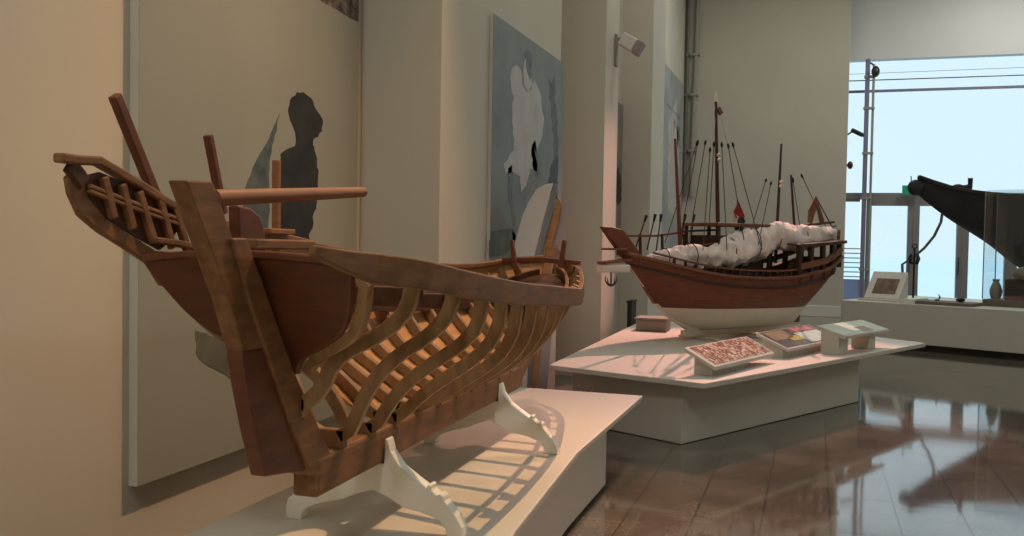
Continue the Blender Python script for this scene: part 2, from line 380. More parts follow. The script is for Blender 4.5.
# exit sign above the doors, seen next to the prow
p = ony(909, 190, YW-.2)
e = empty('exit_sign', (p.x, YW-.2, p.z), 'small green exit sign hanging at the door head behind the dark prow', 'sign')
MB().box((p.x-.14, YW-.24, p.z-.10), (p.x+.22, YW-.19, p.z+.10)).build('sign_box', M['green_sign'], e, bevel=.006)
fig = MB()      # white running figure and arrow
fx = p.x+.12; fz = p.z
fig.ball((fx, YW-.242, fz+.06), .014, 8, 6, (1, .2, 1))
fig.bar((fx, YW-.242, fz+.045), (fx-.015, YW-.242, fz), .004, .022, (0, 1, 0))
fig.bar((fx-.015, YW-.242, fz), (fx+.03, YW-.242, fz-.055), .004, .013, (0, 1, 0)); fig.bar((fx-.015, YW-.242, fz), (fx-.05, YW-.242, fz-.05), .004, .013, (0, 1, 0))
fig.bar((fx, YW-.242, fz+.035), (fx+.035, YW-.242, fz+.01), .004, .01, (0, 1, 0)); fig.bar((fx, YW-.242, fz+.035), (fx-.04, YW-.242, fz+.025), .004, .01, (0, 1, 0))
fig.build('running_figure', M['white_sign'], e)
MB().tube([(p.x+.04, YW-.21, p.z+.1), (p.x+.04, YW-.16, p.z+.3), (p.x+.04, YW-.05, p.z+.3)], .012).build('hanger', M['steel'], e)

# small fittings on the edge of the back wall
p = ony(851, 134, WB-.0)
e = empty('security_camera', (xBE, WB+.1, p.z), 'small black camera on a bracket at the back wall edge, above the round bell', 'camera')
MB().tube([(xBE, WB+.1, p.z), (xBE+.10, WB+.05, p.z+.06), (xBE+.16, WB, p.z+.05)], .018).build('bracket', M['black'], e)
MB().bar((xBE+.08, WB+.02, p.z+.09), (xBE+.30, WB-.08, p.z-.04), .09, .09).build('camera_body', M['black'], e, bevel=.02)
MB().tube([(xBE+.29, WB-.07, p.z-.03), (xBE+.33, WB-.07, p.z-.05)], .035).build('lens_hood', M['steel'], e)
p = ony(850, 165, WB)
e = empty('alarm_bell', (xBE, WB+.1, p.z), 'small dark red round bell on the right edge of the back wall', 'bell')
MB().ball((xBE+.07, WB+.06, p.z), .085, 14, 9, (.7, 1, 1)).build('gong', mat('dark_red_enamel', (.05, .012, .014), .4, .4, var=.1), e, smooth=True)
MB().tube([(xBE-.0, WB+.08, p.z), (xBE+.06, WB+.07, p.z)], .03).build('mount', M['black'], e)
# conduits in the back left corner
for (px, r, key, lab, wig) in ((687.5, .035, 'conduit_dark', 'darker thin conduit on the back wall, nearest the corner', .0), (695.5, .05, 'conduit', 'paler thick conduit on the back wall, right of the darker one', .05)):
    p = ony(px, 60, WB-.07); e = empty('conduit_pipe', (p.x, WB-.07, 2.6), lab, 'pipe', None)
    pts = [(p.x-wig*.5, WB-.07, 2.6), (p.x-wig*.5, WB-.07, 3.9), (p.x-.2*wig, WB-.07, 4.7), (p.x+.2*wig, WB-.07, 5.6), (p.x+wig*.6, WB-.07, ZC-.02)]
    MB().tube(pts, r, 10).build('pipe', M[key], e, smooth=True)
    for z, dx in ((3.6, -.5*wig), (4.85, -.12*wig), (5.75, .25*wig)):
        MB().box((p.x+dx-r*1.6, WB-.07-r*1.15, z), (p.x+dx+r*1.6, WB, z+.06)).build('clamp', M[key], e, bevel=.005)
# spotlight on the second pier
p = onx(616, 44, W2)
e = empty('wall_spotlight', (W2, yC1-.25, p.z), 'white box spotlight tilted down on an arm, high on the white pier', 'light')
a0 = V((W2, yC1-.22, onx(616, 40, W2).z)); a1 = a0+V((.10, 0, .02))
MB().box((W2, a0.y-.05, a0.z-.32), (W2+.03, a0.y+.05, a0.z+.06)).build('wall_plate', M['lamp_front'], e, bevel=.008)
MB().tube([a0+V((.02, 0, 0)), a1, a1+V((.05, 0, -.04))], .022).build('arm', M['lamp_front'], e, smooth=True)
h0 = a1+V((-.02, -.03, -.02)); hd = V((.76, .0, -.46)).normalized()
MB().bar(h0, h0+hd*.20, .18, .16, (0, 1, 0)).build('head', M['lamp_body'], e, bevel=.02)
MB().bar(h0+hd*.20, h0+hd*.28, .19, .17, (0, 1, 0)).build('front_hood', M['lamp_front'], e, bevel=.015)

# ------------------------------------------------------------------ posters
def poly_on(X, pts, dx=.0): return [onx(x, y, X)+V((dx, 0, 0)) for x, y in pts]
def rough(pts, amp=.9, step=5.0):
    out = []
    for (x0, y0), (x1, y1) in zip(pts, pts[1:]+pts[:1]):
        k = max(1, int(sqrt((x1-x0)**2+(y1-y0)**2)/step))
        for i in range(k):
            t = i/k; out.append((x0+(x1-x0)*t+random.uniform(-amp, amp)*(i > 0), y0+(y1-y0)*t+random.uniform(-amp, amp)*(i > 0)))
    return out
def flat(name, X, pts, key, parent, t=.0015, back=0):
    pts = rough(pts, 1.3, 3.0) if name == 'silhouette' else (rough(pts) if name != 'rock' else pts)
    return MB().prism([q+V((back, 0, 0)) for q in poly_on(X, pts)], (t, 0, 0)).build(name, M[key], parent)
def poster(label, X, y0, y1, z0, z1, key, thick=.035):
    e = empty('poster', (X, (y0+y1)/2, z0), label, 'poster')
    MB().box((X-thick, y0, z0), (X-.002, y1, z1)).build('panel', M['poster_edge'], e, bevel=.002)
    MB().box((X-.002, y0+.002, z0+.002), (X, y1-.002, z1-.002)).build('print', M[key], e)
    return e
XP = W1+.05
pa = onx(137.3, 487, XP); pz = onx(359, 0, XP)
poster1 = poster('huge pale beige poster with a dark standing silhouette, on the wall behind the ribbed boat', XP, pa.y, onx(358.7, 60, XP).y, pa.z, 4.3, 'poster_beige', .049)
man = [(279,240),(281,226),(279,210),(279,190),(279,170),(280,155),(287,149),(295,146),(296,140),(295,132),(292,124),(289,116),(289,106),(292,97),(297,92),(303,92),(308,96),(313,101),(315,108),(320,115),(323,122),(322,131),(318,137),(314,138),(314,147),(316,155),(317,164),(318,175),(317,190),(316,205),(313,220),(310,232),(308,244),(304,262),(285,262)]
flat('silhouette', XP, man, 'ink_dark', poster1)
flat('sail_shape', XP, [(280,113),(276,122),(270,136),(261,152),(252,170),(246,186),(243,204),(244,232),(268,238),(270,210),(269,180),(270,158),(274,140)], 'ink_blue', poster1)
flat('rock', XP, [(312,-40),(317,-2),(326,4),(336,9),(344,14),(352,19),(358.4,22),(358.6,-40)], 'ink_rock', poster1)
flat('dark_water', XP, [(195,330),(240,345),(262,362),(262,400),(243,388),(225,374),(208,366),(197,356)], 'ink_sea_dark', poster1)

XP2 = W2+.03
q0, q1 = onx(493.7, 13, XP2), onx(489, 266, XP2)
poster2 = poster('grey-green poster of white-robed figures, on the wall above the boat bow', XP2, q0.y, yB-.015, q1.z, q0.z, 'poster_teal', .029)
flat('robed_figure', XP2, [(514,150),(513,128),(512,110),(514,98),(511,88),(510,76),(512,68),(517,65),(521,70),(522,84),(526,92),(531,90),(534,80),(540,92),(544,118),(541,140),(536,152),(537,172),(530,168),(526,186),(521,192),(520,176),(513,172),(506,174),(503,164)], 'ink_pale', poster2)
flat('robed_figure', XP2, [(524,84),(524,64),(526,56),(530,53),(532,62),(532,84),(528,92)], 'ink_pale', poster2)
flat('dark_hair', XP2, [(524,54),(527,50),(531,52),(532,64),(530,80),(527,72),(526,60)], 'ink_grey', poster2, .003)
flat('branch', XP2, [(548,76),(551,84),(554,76),(555,86),(554,98),(557,112),(558,150),(556,190),(552,190),(554,150),(551,110)], 'ink_green', poster2)
flat('branch', XP2, [(508,168),(512,165),(513,180),(512,200),(516,225),(516,240),(512,246),(513,226),(508,196)], 'ink_grey', poster2)
flat('branch', XP2, [(531,150),(535,140),(538,165),(540,176),(536,177),(532,165)], 'ink_grey', poster2)
flat('ground', XP2, [(490,232),(500,230),(512,228),(516,236),(512,250),(500,256),(489,258)], 'ink_blue', poster2)
flat('shrub', XP2, [(551,165),(554,160),(557.5,150),(557.5,200),(548,190)], 'ink_dark', poster2, .002)

# recess posters
XP3 = XR3+.03
z0, z1 = onx(620, 232, XP3).z, onx(620, 103, XP3).z
e = poster('tall grey poster mostly hidden in the recess beyond the spotlight pier', XP3, yC1+.3, yD0-.03, z0-.3, z1, 'poster_grey', .029)
flat('figure', XP3, [(615,172),(618,166),(621,184),(621.6,200),(618,205),(615,200)], 'ink_dark', e)
X4 = W1+.04
y4a, y4b = yD1+.4, min(WB-.3, onx(684, 200, X4).y)
zt4 = onx(676, 76, X4).z
e = poster('tall blue-grey poster with pale sails in the last recess before the back wall', X4, y4a, y4b, 1.2, zt4, 'poster_blue', .039)
flat('sail_shape', X4, [(668,130),(672,110),(676,98),(679,140),(680,200),(674,215),(668,210)], 'ink_pale', e)
flat('dark_shape', X4, [(673,118),(680,128),(680,150),(676,146)], 'ink_grey', e)
flat('line', X4, [(667,103),(680,118),(680,120),(667,105)], 'ink_grey', e)

# ------------------------------------------------------------------ plinths
def slab(poly, z0, z1): return MB().prism([(x, y, z0) for x, y in poly], (0, 0, z1-z0))
P1 = [(-2.25, -.6), (-.62, -.6), (-1.09, 3.46), (-1.19, 4.85), (-1.18, 6.82), (-2.25, 6.82)]
e = empty('display_plinth', (-1.7, 4, 0), 'long low white plinth with overhanging top under the ribbed boat', 'plinth')
slab(P1, .415, .45).build('top', M['plinth'], e, bevel=.006)
slab([(-2.2, -.4), (-.9, -.4), (-1.17, 3.5), (-1.235, 4.85), (-1.235, 5.82), (-2.2, 5.82)], .03, .415).build('base', M['plinth'], e, bevel=.006)
slab([(-2.15, -.3), (-.98, -.3), (-1.22, 3.5), (-1.28, 4.85), (-1.28, 5.77), (-2.15, 5.77)], 0, .03).build('kick', M['dark_box'], e)

ZT2 = .53
P2 = [(p.x, p.y) for p in (onz(549, 364.8, ZT2), onz(704.5, 383.5, ZT2), onz(926, 343, ZT2), onz(882, 337.5, ZT2))] + [(.1, 12.3), (-2.16, 12.3)]
e = empty('display_plinth', (-.8, 10.2, 0), 'low angular white plinth with overhanging top under the rigged dhow', 'plinth')
slab(P2, .487, ZT2).build('top', M['plinth'], e, bevel=.006)
B2 = [(-1.98, 7.84), (-.956, 7.31), (.46, 9.99), (.0, 11.9), (-1.98, 11.9)]
slab(B2, .004, .487).build('base', M['plinth'], e, bevel=.006)
slab([(x, y+.004) for x, y in B2], 0, .004).build('kick', M['dark_box'], e)

f0, f1 = V((.42, 15.72, 0)), V((3.9, 13.96, 0))
fd = (f1-f0).normalized(); fn = V((-fd.y, fd.x, 0))
def P3(a, b, z): q = f0+fd*a+fn*b; return V((q.x, q.y, z))
e = empty('display_plinth', P3(2, 1, 0), 'waist-high long white plinth under the dark prow by the windows', 'plinth')
MB().prism([P3(0, 0, .1), P3(6.5, 0, .1), P3(6.5, 2.4, .1), P3(0, 2.4, .1)], (0, 0, .60)).build('base', M['plinth'], e, bevel=.008)
MB().prism([P3(.06, .08, 0), P3(6.4, .08, 0), P3(6.4, 2.3, 0), P3(.06, 2.3, 0)], (0, 0, .1)).build('kick', M['dark_box'], e)

# ------------------------------------------------------------------ the ribbed model boat
cx = lambda y: -1.617-.025*(y-3.0)
STN = [
 (2.45, [(.03,1.19),(.07,1.205),(.14,1.235),(.20,1.262),(.27,1.30),(.31,1.345),(.345,1.41),(.365,1.47),(.37,1.54)]),
 (2.65, [(.04,1.03),(.10,1.07),(.138,1.12),(.158,1.165),(.205,1.21),(.284,1.25),(.362,1.30),(.418,1.36),(.44,1.44),(.44,1.53)]),
 (2.92, [(.05,.87),(.10,.90),(.122,.95),(.148,1.011),(.203,1.10),(.287,1.178),(.379,1.239),(.453,1.313),(.483,1.39),(.485,1.485)]),
 (3.2, [(.045,.85),(.09,.88),(.132,.947),(.207,1.031),(.306,1.107),(.404,1.173),(.475,1.246),(.50,1.33),(.50,1.45)]),
 (3.6, [(.045,.85),(.12,.885),(.20,.94),(.29,1.0),(.39,1.07),(.46,1.15),(.495,1.25),(.505,1.41)]),
 (4.2, [(.045,.85),(.14,.89),(.24,.945),(.34,1.01),(.42,1.09),(.47,1.18),(.49,1.28),(.495,1.38)]),
 (4.8, [(.045,.85),(.12,.90),(.20,.96),(.28,1.03),(.35,1.11),(.41,1.20),(.445,1.28),(.46,1.335)]),
 (5.2, [(.04,.88),(.09,.93),(.15,1.0),(.22,1.08),(.29,1.16),(.35,1.24),(.385,1.29),(.40,1.325)]),
 (5.6, [(.03,1.0),(.07,1.04),(.12,1.1),(.17,1.16),(.22,1.22),(.265,1.28),(.30,1.33),(.315,1.37)]),
 (5.9, [(.02,1.2),(.05,1.22),(.08,1.25),(.12,1.29),(.15,1.33),(.175,1.37),(.19,1.4),(.20,1.43)]),
 (6.07, [(.008,1.37),(.012,1.38),(.018,1.39),(.024,1.40),(.028,1.415),(.032,1.43),(.035,1.44),(.04,1.46)]),
]
NP = 16
RS = [(y, resample(p, NP)) for y, p in STN]
TABH = [smooth_tab([(y, p[k][0]) for y, p in RS], 120) for k in range(NP)]
TABZ = [smooth_tab([(y, p[k][1]) for y, p in RS], 120) for k in range(NP)]
def sect(y): return [(max(.004, interp(TABH[k], y)), interp(TABZ[k], y)) for k in range(NP)]
def offset(sec, d):
    out = []
    for i, (h, z) in enumerate(sec):
        a = sec[max(i-1, 0)]; b = sec[min(i+1, NP-1)]; dx, dz = b[0]-a[0], b[1]-a[1]; L = sqrt(dx*dx+dz*dz) or 1
        out.append((h-d*dz/L, z+d*dx/L))
    return out
boat = empty('model_boat', (-1.64, 4.2, .45), 'large unplanked wooden model boat with open curved ribs, in the foreground', 'boat')
# keel, sternpost, stem
kl = []
for y0_, y1_, n in ((2.74, 5.25, 10),): kl = [y0_+(y1_-y0_)*i/n for i in range(n+1)]
MB().sweep([(cx(y), y, .783) for y in kl], .095, .135, (1, 0, 0)).build('keel', M['wood'], boat, bevel=.012)
k_ = -.7
def plane_poly(X, pts): return [onx(x, y, X) for x, y in pts]
XS = -1.568
MB().prism(plane_poly(XS, [(247,238),(256,262),(293,368),(336,464),(312,476),(296,436),(277,380),(252,308),(240,262),(232,238)]), (-.09, 0, 0)).build('sternpost', M['wood'], boat, bevel=.006)
stp = [(5.18,.79),(5.40,.88),(5.62,1.0),(5.80,1.13),(5.96,1.28),(6.07,1.42),(6.12,1.54)]
ty, = [stp]
MB().sweep([(cx(y), y, z) for y, z in stp], .075, .13, (1, 0, 0)).build('stem', M['wood'], boat, bevel=.01)
# rudder
rst = MB().prism(plane_poly(XS-.012, [(186,180),(213,181),(222,205),(233,238),(252,300),(268,348),(243,352),(229,300),(213,255),(200,220)]), (-.06, 0, 0)).build('rudder_stock', M['wood'], boat, bevel=.006)
MB().prism(plane_poly(XS-.014, [(242.5,350),(268.5,348),(279,382),(297,440),(306,471),(283,474),(266,477),(255,430),(247,388),(243,362)]), (-.055, 0, 0)).build('rudder_blade', M['wood_red'], boat, bevel=.005)
t0, t1 = onx(214, 198, -1.60), onx(363, 192, -1.60)
MB().tube([t0, t0.lerp(t1, .3), t0.lerp(t1, .7), t1], [.024, .023, .021, .019], 14).build('tiller', M['wood_tiller'], rst, smooth=True)
# raked transom
TY = lambda z: 2.905+.0-.706*(z-.8)
top = [(.375, 1.505), (.34, 1.42), (.30, 1.345), (.245, 1.285), (.19, 1.253), (.12, 1.218), (.06, 1.185), (.03, 1.14)]
def tp(h, z, f=0): return V((-1.634+h*.97, TY(z)+f, z))
outl = resample(top, 22)
topcurve = [(.375-.75*i/12, 1.505+.022*(1-((i-6)/6.)**2)) for i in range(1, 12)]
poly = [tp(h, z) for h, z in outl]+[tp(-h, z) for h, z in reversed(outl)]+[tp(-h, z) for h, z in topcurve]
MB().prism(poly, (0, .035, 0)).build('transom', M['wood_red'], boat, bevel=.004)
for sgn, key in ((1, 'wood_lit_edge'),):  # pale colour stands in for the light this strip catches
    pts = [tp(sgn*(h+.022), z-.004, .052) for h, z in [(.345, 1.495)]+[p for p in outl if p[1] < 1.46][:-1]]
    MB().sweep(pts, .04, .034, (0, 1, 0)).build('transom_frame', M[key], boat, bevel=.003)
MB().sweep([tp(h, z+.012, .015) for h, z in [(.33, 1.507)]+topcurve+[(-.36, 1.505)]], .05, .022, (0, 1, 0)).build('transom_rail', M['wood_red'], boat, bevel=.006)
# ribs
ribs = [2.66, 2.92, 3.17, 3.40, 3.63, 3.86, 4.09, 4.32, 4.55, 4.78, 5.0, 5.2, 5.4, 5.58, 5.74, 5.88]
SHT = smooth_tab([(2.2, 1.575), (2.59, 1.533), (2.93, 1.485), (3.45, 1.43), (4.0, 1.39), (4.6, 1.35), (5.0, 1.33), (5.3, 1.335), (5.6, 1.375), (5.9, 1.435), (6.08, 1.465)], 80)
SHP = smooth_tab([(2.4, 1.70), (2.725, 1.651), (3.1, 1.605), (3.512, 1.568), (4.5, 1.475), (5.1, 1.43), (5.5, 1.425), (5.9, 1.455), (6.08, 1.475)], 80)
for y in ribs:
    s = sect(y); inn = offset(s, .048 if y < 5.3 else .035); w = .034
    zt = interp(SHT, y)-.015
    b = MB()
    for sg in (1, -1):
        out_ = s; X = cx(y)
        ring = [(h, z) for h, z in out_]+[(max(h, .002), z) for h, z in reversed(inn)]
        # quads between outer and inner curve, closed strip
        n = NP; vs = []
        for yy in (y-w/2, y+w/2):
            vs += [(X+sg*h, yy, z) for h, z in out_]+[(X+sg*max(h, .002), yy, z) for h, z in inn]
        fs = []
        for i in range(n-1):
            fs += [(i, i+1, n+i+1, n+i), (2*n+i+1, 2*n+i, 3*n+i, 3*n+i+1), (i+1, i, 2*n+i, 2*n+i+1), (n+i, n+i+1, 3*n+i+1, 3*n+i)]
        fs += [(0, n, 3*n, 2*n), (n-1, 2*n-1+0, 4*n-1, 3*n-1)]
        b.add(vs, fs)
    zb = s[0][1]
    b.box((cx(y)-s[0][0]-.01, y-w/2, zb-.02), (cx(y)+s[0][0]+.01, y+w/2, zb+.045))     # floor timber on the keel
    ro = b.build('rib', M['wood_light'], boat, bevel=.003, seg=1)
    ro.data.materials.append(M['wood_lit_edge'])                    # light on the outer rib faces is put in as a paler colour
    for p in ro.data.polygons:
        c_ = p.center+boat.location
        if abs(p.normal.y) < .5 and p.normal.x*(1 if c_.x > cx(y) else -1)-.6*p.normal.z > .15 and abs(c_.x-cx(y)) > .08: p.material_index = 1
# starboard wale, clamp; port planking, clamp, cap rail
def side_line(y0, y1, n, sg, zoff, out=0., tab=SHT):
    pts = []
    for i in range(n+1):
        y = y0+(y1-y0)*i/n; s = sect(y); z = interp(tab, y)+zoff
        h = interp([(p[1], p[0]) for p in s[NP//2:]], z)
        pts.append(V((cx(y)+sg*(h+out), y, z)))
    return pts
gl = side_line(2.45, 6.06, 50, 1, -.045, .018)
aft = [V((onx(312, 250, -1.262).x, onx(312, 250, -1.262).y, 1.558)), gl[0].lerp(V((-1.262, onx(312, 250, -1.262).y, 1.558)), .55)+V((.006, 0, -.004))]
MB().sweep(aft+gl, .028, lambda t: .03+.062*min(1, t*25), (1, 0, 0)).build('gunwale', M['wood'], boat, bevel=.006)
MB().sweep(side_line(2.62, 5.95, 40, 1, -.05, -.072), .022, .05, (1, 0, 0)).build('clamp', M['wood'], boat, bevel=.004)
MB().sweep(side_line(2.62, 5.95, 40, -1, -.10, -.065), .02, .11, (1, 0, 0)).build('clamp', M['wood_dark'], boat, bevel=.004)
rows = []
ys = [2.5+(6.06-2.5)*i/48 for i in range(49)]
for y in ys:
    s = offset(sect(y), -.004); zt = interp(SHP, y)
    k0 = max(0, min(9, int(round((3.45-y)/.45*9)))) if y > 2.9 else 9
    r = [V((cx(y)-h, y, z)) for h, z in s[k0:] if z < zt-.03]
    r = [r[0]]*(min(k0, NP-len(r)))+r
    while len(r) < NP: r.append(V((cx(y)-s[-1][0], y, r[-1].z)))
    r.append(V((cx(y)-s[-1][0], y, zt)))
    for p in r: p.y = max(p.y, TY(p.z)+.06+.38*min(1, max(0, 1.47-p.z)/.08)) if p.z < 1.53 else max(p.y, 2.82)
    rows.append(r)
MB().grid(rows, lambda i, j: (-.016, 0, -.004)).build('port_planking', M['wood_orange'], boat, smooth=True)
MB().sweep(side_line(2.62, 6.06, 50, -1, .0, .004, SHP), .05, .028, (1, 0, 0)).build('port_rail', M['wood'], boat, bevel=.005)
# foredeck, bow beam and knight heads
fdk = []
for y in [5.42+.06*i for i in range(10)]:
    h = interp(TABH[NP-2], y)-.055; fdk.append([V((cx(y)-h, y, interp(SHT, y)-.09)), V((cx(y), y, interp(SHT, y)-.075)), V((cx(y)+h, y, interp(SHT, y)-.09))])
MB().grid(fdk, lambda i, j: (0, 0, -.018)).build('foredeck', M['wood_dark'], boat)
ybm = 5.73; b0, b1 = ony(503, 260, ybm), ony(580, 263, ybm)
MB().sweep([b0, b0.lerp(b1, .15)+V((0, 0, .004)), b0.lerp(b1, .5)+V((0, 0, .012)), b0.lerp(b1, .85)+V((0, 0, .004)), b1], .06, .032, (0, 1, 0)).build('bow_beam', M['wood_red'], boat, bevel=.005)
for px, px2 in ((512, 515), (564.5, 561)):
    p0, p1 = ony(px2, 268, ybm-.05), ony(px, 240, ybm-.05)
    MB().sweep([p0, p0.lerp(p1, .6), p1], lambda t: .034-.012*t, .03, (1, 0, 0)).build('knight_head', M['wood_red'], boat, bevel=.004)
# port quarter: open bulwark rising aft to a tip
XQ = -2.035
def q(pts): return [onx(x, y, XQ) for x, y in pts]
MB().prism(q([(68,177),(71,194),(81,216),(101,233),(125,248),(149,264),(163,286),(192,290),(196,258),(176,252),(157,251),(131,234),(107,218),(90,198),(84,180),(76,170)]), (-.022, 0, 0)).build('quarter_board', M['wood'], boat, bevel=.006)
MB().prism(q([(84,176),(100,172),(140,189),(176,208),(192,219),(194,232),(178,229),(172,240),(160,250),(131,234),(107,218),(90,198)])+[], (-.01, 0, 0)).build('quarter_panel', M['wood_dark'], boat)
MB().sweep(q([(58,157.5),(76,160),(97,161),(130,180),(165,202),(192,216),(230,226),(270,234),(312,244)]), .04, .028, (1, 0, 0)).build('quarter_rail', M['wood'], boat, bevel=.006)
MB().sweep(q([(68,164),(78,175),(84,184)]), .02, .05, (1, 0, 0)).build('rail_bracket', M['wood_dark'], boat, bevel=.006)
MB().sweep(q([(86,186),(120,199),(155,212),(190,224)]), .035, .014, (1, 0, 0)).build('mid_rail', M['wood'], boat, bevel=.004)
MB().sweep(q([(86,191),(120,204),(155,217),(189,228.5)]), .035, .012, (1, 0, 0)).build('mid_rail', M['wood'], boat, bevel=.003)
MB().sweep(q([(150,240),(175,243),(198,248)]), .05, .02, (1, 0, 0)).build('lower_rail', M['wood'], boat, bevel=.004)
for (xa, ya, xb, yb) in ((101,177,110,214),(119,184,129,224),(136,191,150,237),(157,199,169,243),(172,207,184,246),(188,216,197,248)):
    a, b = q([(xa, ya)])[0], q([(xb, yb)])[0]
    MB().bar(a+V((.008, 0, 0)), b+(b-a)*.12+V((.008, 0, 0)), .022, .026, (1, 0, 0)).build('stanchion', M['wood'], boat, bevel=.004)
a, b = q([(176, 259), (197, 259)]); MB().bar(a+V((.03, 0, 0)), b+V((.03, 0, 0)), .04, .035, (1, 0, 0)).build('chock', M['wood_light'], boat, bevel=.012)
for (xa, ya, xb, yb, w, key) in ((114.5,95,152,188,.036,'wood_red'),(208,135,221.5,206,.028,'wood_red'),(276.5,160,276,246,.026,'wood_tiller')):
    a, b = onx(xa, ya, XQ-.05), onx(xb, yb, XQ-.05)
    MB().bar(a, b+(b-a)*.12, .03, w, (1, 0, 0)).build('awning_post', M[key], boat, bevel=.005)
a, b = onx(264, 231, XQ+.02), onx(289, 232, XQ+.02); MB().bar(a, b, .06, .022, (1, 0, 0)).build('cleat', M['wood_tiller'], boat, bevel=.004)
MB().prism(plane_poly(-1.78, [(238,205),(252,208),(261,216),(265,230),(267,258),(240,258)]), (-.04, 0, 0)).build('stern_board', M['wood_red'], boat, bevel=.008)
a, b = onx(250, 244, -1.74), onx(309, 245, -1.74); MB().bar(a, b, .05, .034, (1, 0, 0)).build('stern_rail', M['wood'], boat, bevel=.006)
# after deck beams
for y in (2.75, 3.0):
    h = interp(TABH[NP-3], y)-.05; z = interp(SHT, y)-.10
    MB().bar((cx(y)-h, y, z), (cx(y)+h, y, z), .05, .05).build('deck_beam', M['wood_dark'], boat, bevel=.004)

# white cradle stands under the keel
def cradle(yc, label):
    e = empty('boat_cradle', (cx(yc), yc, .45), label, 'stand', 'white cradles under the ribbed boat')
    prof = [(-.385, 0), (-.385, .05), (-.375, .085), (-.33, .115), (-.25, .15), (-.17, .20), (-.115, .235), (-.075, .29), (-.062, .36), (-.052, .36), (-.050, .263), (.050, .263), (.052, .36),
            (.062, .36), (.078, .31), (.12, .255), (.18, .215), (.23, .185), (.235, .200), (.25, .196), (.25, .178), (.275, .160), (.285, .168), (.30, .158), (.305, .140), (.35, .09), (.38, .045), (.39, 0), (.32, 0), (.31, .035), (.285, .065), (.22, .085), (.13, .10), (.06, .135), (0, .155), (-.06, .135), (-.13, .105), (-.22, .08), (-.285, .055), (-.31, .03), (-.32, 0)]
    b = MB().prism([(x, -.03, z) for x, z in prof], (0, .06, 0))
    b.build('cradle_frame', M['white'], e, bevel=.006, local=True)
    pad = MB().box((-.048, -.03, .2635), (.048, .03, .2655)); pad.build('felt_pad', M['dark_box'], e, local=True)
    return e
cradle(3.30, 'white curved cradle stand under the stern end of the ribbed boat keel')
cradle(4.78, 'white curved cradle stand under the middle of the ribbed boat, farther one')

# boards leaning behind the bow of the ribbed boat
def board(px, key, edgekey, label, yb, lean, t, cat='board'):
    pts = [ony(x, y, yb) for x, y in px]
    zb = min(p.z for p in pts)
    def ln(p): return V((p.x, p.y+(p.z-.45)*lean, p.z))
    e = empty('leaning_board', (sum(p.x for p in pts)/len(pts), yb, zb), label, cat)
    MB().prism([ln(p) for p in pts], (0, t, 0)).build('board', M[key], e, bevel=.003)
    if edgekey:
        a, b = ln(pts[2]), ln(pts[3])
        MB().bar(a+V((-.012, -.004, 0)), b+V((-.012, -.004, 0)), .02, t+.02, (1, 0, 0)).build('edge_strip', M[edgekey], e)
    return e
def fl(x, Y):    # photo height of the floor below a column at depth Y
    lo, hi = 250, 600
    for _ in range(40):
        mid = (lo+hi)/2
        if ony(x, mid, Y).z > .003: lo = mid
        else: hi = mid
    return lo
board([(511,fl(511,7.05)),(511,262),(513,248),(522,215),(529,200),(536,189),(544,184.5),(552,183),(541,225),(532,262),(524,fl(524,7.05))][::-1], 'pinkwhite', None, 'tall pale curved-top board leaning behind the boat bow, largest of the set', 7.05, .01, .02)
board([(519,fl(519,7.1)),(533,262),(545,215),(553,184),(557,183.5),(550,220),(539,262),(527,fl(527,7.1))][::-1], 'slate', None, 'narrow slate-grey board standing at the right edge of the tall pale board', 7.1, .01, .02)
board([(525,fl(525,7.15)),(540,262),(551,215),(557,196),(561,203),(557,225),(547,262),(532,fl(532,7.15))][::-1], 'wood_orange', None, 'narrow orange wooden plank between the pale board and the lilac board', 7.15, .01, .02)
board([(530,fl(530,7.2)),(546,262),(556,225),(561,205),(571,198),(566,232),(557,270),(543,fl(543,7.2))][::-1], 'lilac', None, 'lilac board with a slanted top, rightmost of the leaning boards', 7.2, .01, .02)

